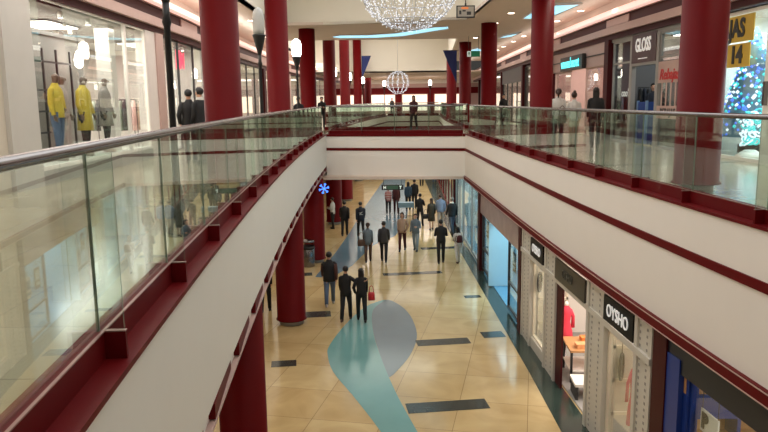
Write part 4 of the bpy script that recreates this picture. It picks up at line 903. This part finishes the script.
person('person in maroon top leaning at the rear rail of the bridge', 1.52, 34.9, GF, face=160, H=1.68, top=DREDC, bottom=BLACKC, style='long', stride=.2)
person('dark dressed person behind the left rail before the third column', -3.45, 29.3, GF, face=200, H=1.62, top=BLACKC, bottom=BLACKC, arms=('front', 'front'))
person('dark dressed person near the left corner of the bridge', -3.25, 38.2, GF, face=190, H=1.68, top=BLACKC, bottom=DGREY, arms=('front', 'front'))
person('dark dressed shopper near the far right columns', 6.6, 39, GF, face=200, H=1.72, top=BLACKC, bottom=BLACKC, stride=.2)
person('shopper in dark coat at the far end of the upper level', 1.0, 75.2, GF, face=180, H=1.72, top=DGREY, bottom=BLACKC, stride=.2, hem=.7)

# ------------------------------------------------------------------ boutique window on the left: mannequins, frame, rails
M_YELC, M_SPECK = cloth('yellow_knit', (206, 182, 66)), mat('speckled_knit', (172, 164, 158), .8, var=.5, scale=60)
M_PLAID = cloth('grey_coat_cloth', (150, 144, 138))
def mannequin(label, x, y, face, **k): return person(label, x, y, GF + .302, face=face, name='mannequin', cat='mannequin', hair=None, body=M_MANN, shoe=M_MANN, **k)
mannequin('mannequin in yellow sweater and blue jeans in the left window', -6.78, 14.85, -95, H=1.82, top=M_YELC, bottom=JEANS, arms=('hip', 'swing'), wide=.92)
mannequin('mannequin in speckled outfit between the yellow sweater and yellow coat', -7.0, 15.6, -85, H=1.8, top=M_SPECK, bottom=M_SPECK, wide=.9)
mannequin('mannequin in long yellow coat in the left window', -6.74, 16.12, -100, H=1.8, top=M_YELC, bottom=BLACKC, hem=.55, wide=.95)
mannequin('mannequin in grey coat standing right of the grey back panel', -6.72, 17.3, -90, H=1.8, top=M_PLAID, bottom=BLACKC, hem=.6, wide=.95)
r = thing('grid_rack', 'black metal grid frame behind the yellow mannequins', 'rack', (-7.2, 15.2, .302))
for i, yy in enumerate((-.55, 0.1, .75, 1.45)):
    m = MB(); m.box(-.02, .02, yy - .02, yy + .02, 0, 2.35 - (.0 if i else -.25)); obj('upright', m, M_DARK, r)
for z in (.55, 1.0, 1.45, 2.05):
    m = MB(); m.box(-.015, .015, -.55, 1.45 if z > 2 else .2, z, z + .04); obj('crossbar', m, M_DARK, r)
def garment(root, x, y, zt, m_, w_=.42, l_=.9, t_=.07):
    m = MB(); V = Vector
    m.loft([[(x + t_ * b * math.cos(q), y + w_ * a * .5 * math.sin(q), z) for q in (2 * math.pi * k / 10 for k in range(10))] for z, a, b in ((zt - l_, 1.05, .8), (zt - l_ * .5, .95, .8), (zt - .12, 1, .7), (zt - .05, .6, .5), (zt, .12, .2))])
    obj('garment', m, m_, root)
def rail(label, x, y, cols, n, L=1.3, rz=0, ht=1.5):
    r = thing('clothes_rail', label, 'clothes rail', (x, y, GF + .031), rz)
    m = MB()
    for sd in (-1, 1): m.tube([(sd * .22, 0 - L / 2, .015), (0, -L / 2, .1), (-sd * .0, -L / 2, ht)], .014, 6); m.tube([(sd * .22, L / 2, .015), (0, L / 2, .1), (0, L / 2, ht)], .014, 6)
    m.tube([(0, -L / 2, ht), (0, L / 2, ht)], .015, 6); obj('frame', m, M_DARK, r)
    for i in range(n): garment(r, 0, -L / 2 + L * (i + .5) / n, ht - .02, cols[i % len(cols)], .12, .85, .22)
    return r
cg = [cloth('pale_pink_cloth', (206, 170, 164)), WHITEC, DGREY, cloth('sage_cloth', (150, 156, 140)), BEIGEC, LJEANS]
rail('clothes rail of pale garments behind the grey coat mannequin', -7.7, 20.3, cg, 11, 1.4, R(90), 1.55)
rail('clothes rail of jeans and dark garments deep in the left boutique', -8.4, 23.0, [LJEANS, DGREY, WHITEC, JEANS], 11, 1.6, R(90), 1.55)
rail('clothes rail of mixed garments next to the pinkish pier', -7.35, 22.2, [BEIGEC, DREDC, WHITEC, DGREY], 6, .8, R(90), 1.5)
r = thing('pendant_lamp', 'bright white pendant lamp above the yellow coat mannequin', 'lamp', (-7.1, 16.9, 2.5))
m = MB(); m.lathe([(.03, -.2), (.09, -.14), (.1, 0), (.06, .14), (.03, .2)], 0, 0, 14); obj('lamp_shade', m, M_LAMP, r); m = MB(); m.tube([(0, 0, .2), (0, 0, .95)], .008, 5); obj('cord', m, M_DARK, r)
sp = None
for i, (x, y) in enumerate([(-6.7, 13.8), (-6.7, 15.2), (-6.7, 16.6), (-7.6, 17.4), (-7.9, 18.4), (-8.6, 19.2), (-8.9, 17.6), (-7.2, 18.9), (-6.8, 22), (-7.4, 23.5), (-6.9, 25)]):
    if sp is None:
        sp = thing('spot_lamp', 'small white ceiling spot inside the left boutique', 'ceiling light', (x, y, 3.39), 0, 'ceiling spots of the left shops')
        m = MB(); m.lathe([(.05, -.14), (.06, -.02), (.03, -.001)], 0, 0, 12); obj('body', m, M_SHOPW, sp); m = MB(); m.lathe([(.045, -.15), (.045, -.14)], 0, 0, 12); obj('lamp', m, M_LAMP, sp)
    else: dup(sp, (x, y, 3.39))
# ------------------------------------------------------------------ right shops: blue stand, racks, blue lit tree
r = thing('display_stand', 'blue display stand with pale posts in the doorway under the plum sign', 'display stand', (8.3, 22.3, GF + .031), R(6))
m = MB(); m.box(-.2, .2, -.25, .25, .0, 1.28); obj('body', m, cloth('blue_board', (30, 62, 130)), r)
for a in (-.29, .29):
    m = MB(); m.box(-.22, -.15, a - .03, a + .03, 0, 1.32); obj('post', m, cloth('pale_blue_board', (110, 140, 180)), r)
rail('rail of dark garments in the dim shop under the plum sign', 9.15, 24.2, [BLACKC, DGREY, DARKN], 7, 1.0, rz=R(90), ht=1.75)
rail('rail of dark and pale garments behind the glass left of the plum sign', 8.2, 24.3, [DGREY, BLACKC, GREYB], 4, .55, rz=R(90), ht=1.5)
person('person in dark navy coat standing inside the door under the plum sign', 8.8, 23.2, GF + .031, face=150, H=1.85, top=DARKN, bottom=BLACKC, hem=.6)
M_LEDB, M_LEDC = mat('blue_led_bulb', (60, 104, 220), .3, emit=1.3), mat('turquoise_led_bulb', (60, 196, 200), .3, emit=.9)
M_FIR = cloth('blue_green_foil', (118, 160, 182))
r = thing('lit_tree', 'decorated tree covered in blue and white lights inside the right shop', 'christmas tree', (8.98, 17.35, GF + .031))
m = MB(); m.lathe([(.25, 0), (.25, .25), (.06, .26), (.05, .5)], 0, 0, 14); obj('stand', m, M_DARK, r)
m = MB(); m.lathe([(.72, .45), (.55, 1.05), (.65, 1.0), (.42, 1.6), (.52, 1.55), (.28, 2.2), (.36, 2.15), (.03, 3.05)], 0, 0, 20, cap=True); obj('foliage', m, M_FIR, r)
for nm_, mt_, sd_ in (('blue_lights', M_LEDB, 1), ('white_lights', M_LED, 2), ('turquoise_lights', M_LEDC, 3)):
    m = MB(); q_ = random.Random(sd_)
    for i in range(230):
        t = q_.random() ** .7; z = .45 + 2.55 * (1 - t); rad = .78 * t + .06; a = q_.random() * 6.283; c = Vector((rad * math.cos(a), rad * math.sin(a), z)); e = .03 + .025 * q_.random()
        m.add([c + Vector(v) * e for v in ((1, 0, 0), (-1, 0, 0), (0, 1, 0), (0, -1, 0), (0, 0, 1), (0, 0, -1))], [(0, 2, 4), (2, 1, 4), (1, 3, 4), (3, 0, 4), (2, 0, 5), (1, 2, 5), (3, 1, 5), (0, 3, 5)])
    obj(nm_, m, mt_, r)
r = thing('wire_ball_decoration', 'tangle of white and turquoise curls on the floor before the lit tree', 'decoration', (8.42, 16.2, GF + .031))
q_ = random.Random(9)
for i in range(26):
    m = MB(); a0, c0 = q_.random() * 6.28, Vector(((q_.random() - .5) * .2, (q_.random() - .5) * .5, .3 + q_.random() * .75)); rr_ = .1 + .12 * q_.random(); ax = Vector((q_.random() - .5, q_.random() - .5, q_.random() - .5)).normalized(); u_ = ax.orthogonal().normalized(); w2 = ax.cross(u_)
    m.tube([c0 + (u_ * math.cos(t) + w2 * math.sin(t)) * rr_ * (1 - t / 14) for t in (a0 + k * .5 for k in range(14))], .02, 5); obj('curl', m, M_LED if i % 2 else M_LEDC, r)
m = MB(); m.lathe([(.3, 0), (.3, .08), (.12, .2)], 0, 0, 14); obj('base', m, M_SHOPW, r)
# ------------------------------------------------------------------ lower shop windows
def dress(name, label, loc, m_, H, rz=0, cat='dress form', k_=1.0):
    r = thing(name, label, cat, loc, rz)
    m = MB(); m.lathe([(.16, 0), (.16, .02), (.02, .04), (.018, H * .45)], 0, 0, 14); obj('stand', m, M_STEEL, r)
    m = MB(); m.lathe([(q_ * k_, h_) for q_, h_ in ((.24, H * .32), (.2, H * .5), (.125, H * .66), (.17, H * .8), (.16, H * .87), (.07, H * .92), (.05, H * .95))], 0, 0, 16, sy=.75); g = obj('garment', m, m_, r)
    for sd in (-1, 1):
        m = MB(); m.tube([(sd * .12 * k_, 0, H * .86), (sd * .22 * k_, .02, H * .74), (sd * .23 * k_, .04, H * .55)], [.06 * k_, .055 * k_, .06 * k_], 8); obj('sleeve', m, m_, r)
    m = MB(); m.lathe([(.045, H * .93), (.05, H * .96), (.02, H)], 0, 0, 12); obj('neck_cap', m, M_SHOPW, r)
    return r
dress('dress_form', 'dress form in a bright pinkish red robe seen through the lower entrance', (4.46, 16.75, LF + .031), mat('coral_red_cloth', (226, 62, 84), .7), 1.5, k_=.8)
dress('dress_form', 'dress form in a pink robe in the nearest pale shop window', (4.45, 11.95, LF + .031), mat('pink_cloth', (220, 96, 116), .7), 1.85, k_=.55)
px_, py_ = 4.62, 15.75; r = thing('display_table', 'black framed table with wooden top in the lower entrance', 'table', (px_, py_, LF + .031), R(-4))
m = MB(); m.rbox(-.4, .4, -.5, .5, .72, .77); obj('tabletop', m, M_WOOD, r)
for a in (-.36, .36):
    for b in (-.46, .46):
        m = MB(); m.box(a - .025, a + .025, b - .025, b + .025, 0, .72); obj('leg', m, M_BLACK, r)
m = MB(); m.box(-.38, .38, -.48, .48, .25, .28); obj('lower_shelf', m, M_SHOPW, r)
for k, (dx, dy) in enumerate(((-.12, -.25), (.12, .2))):
    m = MB(); m.rbox(-.14, .14, -.12, .12, 0, .1); tag(obj('folded_garment', m, cloth('orange_cloth', (222, 132, 66)) if k else cloth('peach_cloth', (222, 160, 110)), None, (px_ + dx, py_ + dy, LF + .802)), ['peach folded garment on the black framed table', 'orange folded garment on the black framed table'][k], 'folded clothes')
r = thing('shoe_bench', 'low white step bench just inside the lower entrance', 'bench', (4.42, 14.6, LF + .031), R(-4))
m = MB(); m.rbox(-.35, .35, -.3, .3, .3, .36); obj('top', m, M_SHOPW, r)
for a in (-.3, .3):
    m = MB(); m.box(a - .03, a + .03, -.28, .28, 0, .3); obj('side', m, M_DARK, r)
# cross screens behind the two display windows
for y_, w_, nm in ((12.42, 1.1, 'panelled cream screen closing the window with the pink robe'), (17.9, .8, 'cream screen closing the farther pale shop window')):
    x_ = XF(y_) + .2; mb = MB(); mb.box(x_, x_ + w_, y_, y_ + .04, LF + .03, -2.75, 0)
    for q in (0, .5, 1): mb.box(x_ + (w_ - .05) * q, x_ + (w_ - .05) * q + .05, y_ - .03, y_, LF + .03, -2.75, 1)
    for z in (-4.4, -3.75, -3.1): mb.box(x_, x_ + w_, y_ - .03, y_, z, z + .06, 1)
    struct('wall_window_screen', mb, [M_BEIGE, M_CREAM], nm, 'wall')
def oval_mirror(label, x, y, z):
    r = thing('oval_mirror', label, 'mirror', (x, y, z), R(58))
    m = MB(); m.tube([(.13 * math.cos(t), 0, .25 * math.sin(t)) for t in (2 * math.pi * k / 24 for k in range(25))], .025, 6); obj('frame', m, M_DARK, r)
    m = MB(); m.loft([[(.125 * math.cos(2 * math.pi * k / 24), yy, .245 * math.sin(2 * math.pi * k / 24)) for k in range(24)] for yy in (.01, -.004)], 0, False); obj('mirror_glass', m, M_STEEL, r)
    m = MB(); m.tube([(0, 0, .25), (0, 0, S2 - .0 - z)], .008, 5); obj('cord', m, M_DARK, r)
oval_mirror('oval dark framed mirror hanging in the farther pale shop window', XF(17.6) + .17, 17.6, -3.2)
oval_mirror('oval dark framed mirror hanging behind the pink robe', XF(12.2) + .32, 12.3, -3.42)
# blue shop shelves against the wall beside the maroon post
r = thing('shelf_unit', 'shelf unit with blue header and wooden shelves behind the blue door jamb', 'shelf', (4.95, 9.5, LF + .031))
m = MB(); m.box(-.75, .75, -.15, .2, 2.3, 2.62); obj('pelmet', m, M_WOOD, r)
m = MB(); m.box(-.75, .75, -.2, .2, 1.95, 2.3); obj('header', m, M_BLUE, r); m = MB(); m.box(-.75, .75, .15, .2, 0, 1.95); obj('back', m, M_WOOD, r)
for z in (.05, .45, .85, 1.25, 1.6):
    m = MB(); m.box(-.7, .7, -.2, .15, z, z + .03); obj('shelf', m, M_WOOD, r)
for a in (-.75, -.02, .7):
    m = MB(); m.box(a, a + .05, -.2, .15, 0, 1.95); obj('side', m, M_BLUE, r)
# posters in the cyan windows
for k, (y, z) in enumerate(((25.6, -3.3), (25.0, -3.8), (24.4, -3.3), (20.7, -3.4), (19.9, -3.5))):
    M = frame(XF, 1, y, .16, z); o = bpy.data.objects.new('window_poster', None); COL.objects.link(o); o.matrix_world = M
    tag(o, 'small dark and white poster in the cyan lower window, ' + ['farthest', 'second farthest', 'middle', 'second nearest', 'nearest'][k], 'poster')
    m = MB(); m.box(-.22, .22, -.3, .3, -.015, 0); obj('board', m, M_DARK if k in (0, 3) else M_SHOPW, o); m = MB(); m.box(-.16, .16, -.05, .22, 0, .006); m.box(-.16, .1, -.2, -.12, 0, .006); obj('print', m, M_CYANW if k in (0, 3) else M_BLUE, o)
    m = MB(); m.tube([(0, .3, -.008), (0, (S2 - z) if z else .6, -.008)], .006, 5); obj('hanging_wire', m, M_DARK, o)
p_ = P(XF, 1, 22.0, 2.2); r = thing('counter', 'pale counter inside the cyan lit shop', 'counter', (p_.x, p_.y, LF + .031))
m = MB(); m.rbox(-.35, .35, -1.2, 1.2, 0, .95); obj('body', m, M_CYANW, r); m = MB(); m.rbox(-.4, .4, -1.25, 1.25, .95, 1.0); obj('worktop', m, M_SHOPW, r)

# ------------------------------------------------------------------ lower floor furniture
r = thing('litter_bin', 'round brushed steel litter bin beside the second lower column', 'bin', (-3.02, 27.35, LF + .006))
m = MB(); m.lathe([(.24, 0), (.25, .03), (.25, .72), (.235, .74)], 0, 0, 24); obj('body', m, M_STEEL, r)
m = MB(); m.lathe([(.256, .7), (.262, .72), (.262, .8), (.22, .84), (.2, .82)], 0, 0, 24); obj('rim', m, M_BLACK, r)
m = MB(); m.lathe([(.25, .98), (.27, 1.0), (.22, 1.06), (.08, 1.1)], 0, 0, 24); obj('lid', m, M_STEEL, r)
for a in (0, 2.09, 4.19):
    m = MB(); m.tube([(.23 * math.cos(a), .23 * math.sin(a), .78), (.23 * math.cos(a), .23 * math.sin(a), 1.0)], .012, 6); obj('support', m, M_BLACK, r)
r = thing('display_stand', 'pale blue stand on a thin metal frame in the middle of the lower floor', 'stand', (1.2, 38.0, LF + .006))
m = MB(); m.rbox(-.42, .42, -.25, .25, .72, .98); obj('tray', m, mat('pale_blue_box', (132, 162, 180), .5), r)
for a in (-.38, .38):
    for b in (-.2, .2):
        m = MB(); m.tube([(a, b, 0), (a, b, .73)], .018, 6); obj('leg', m, M_DARK, r)
m = MB(); m.tube([(-.38, -.2, .2), (.38, -.2, .2)], .014, 6); m.tube([(-.38, .2, .2), (.38, .2, .2)], .014, 6); obj('stretcher', m, M_DARK, r)
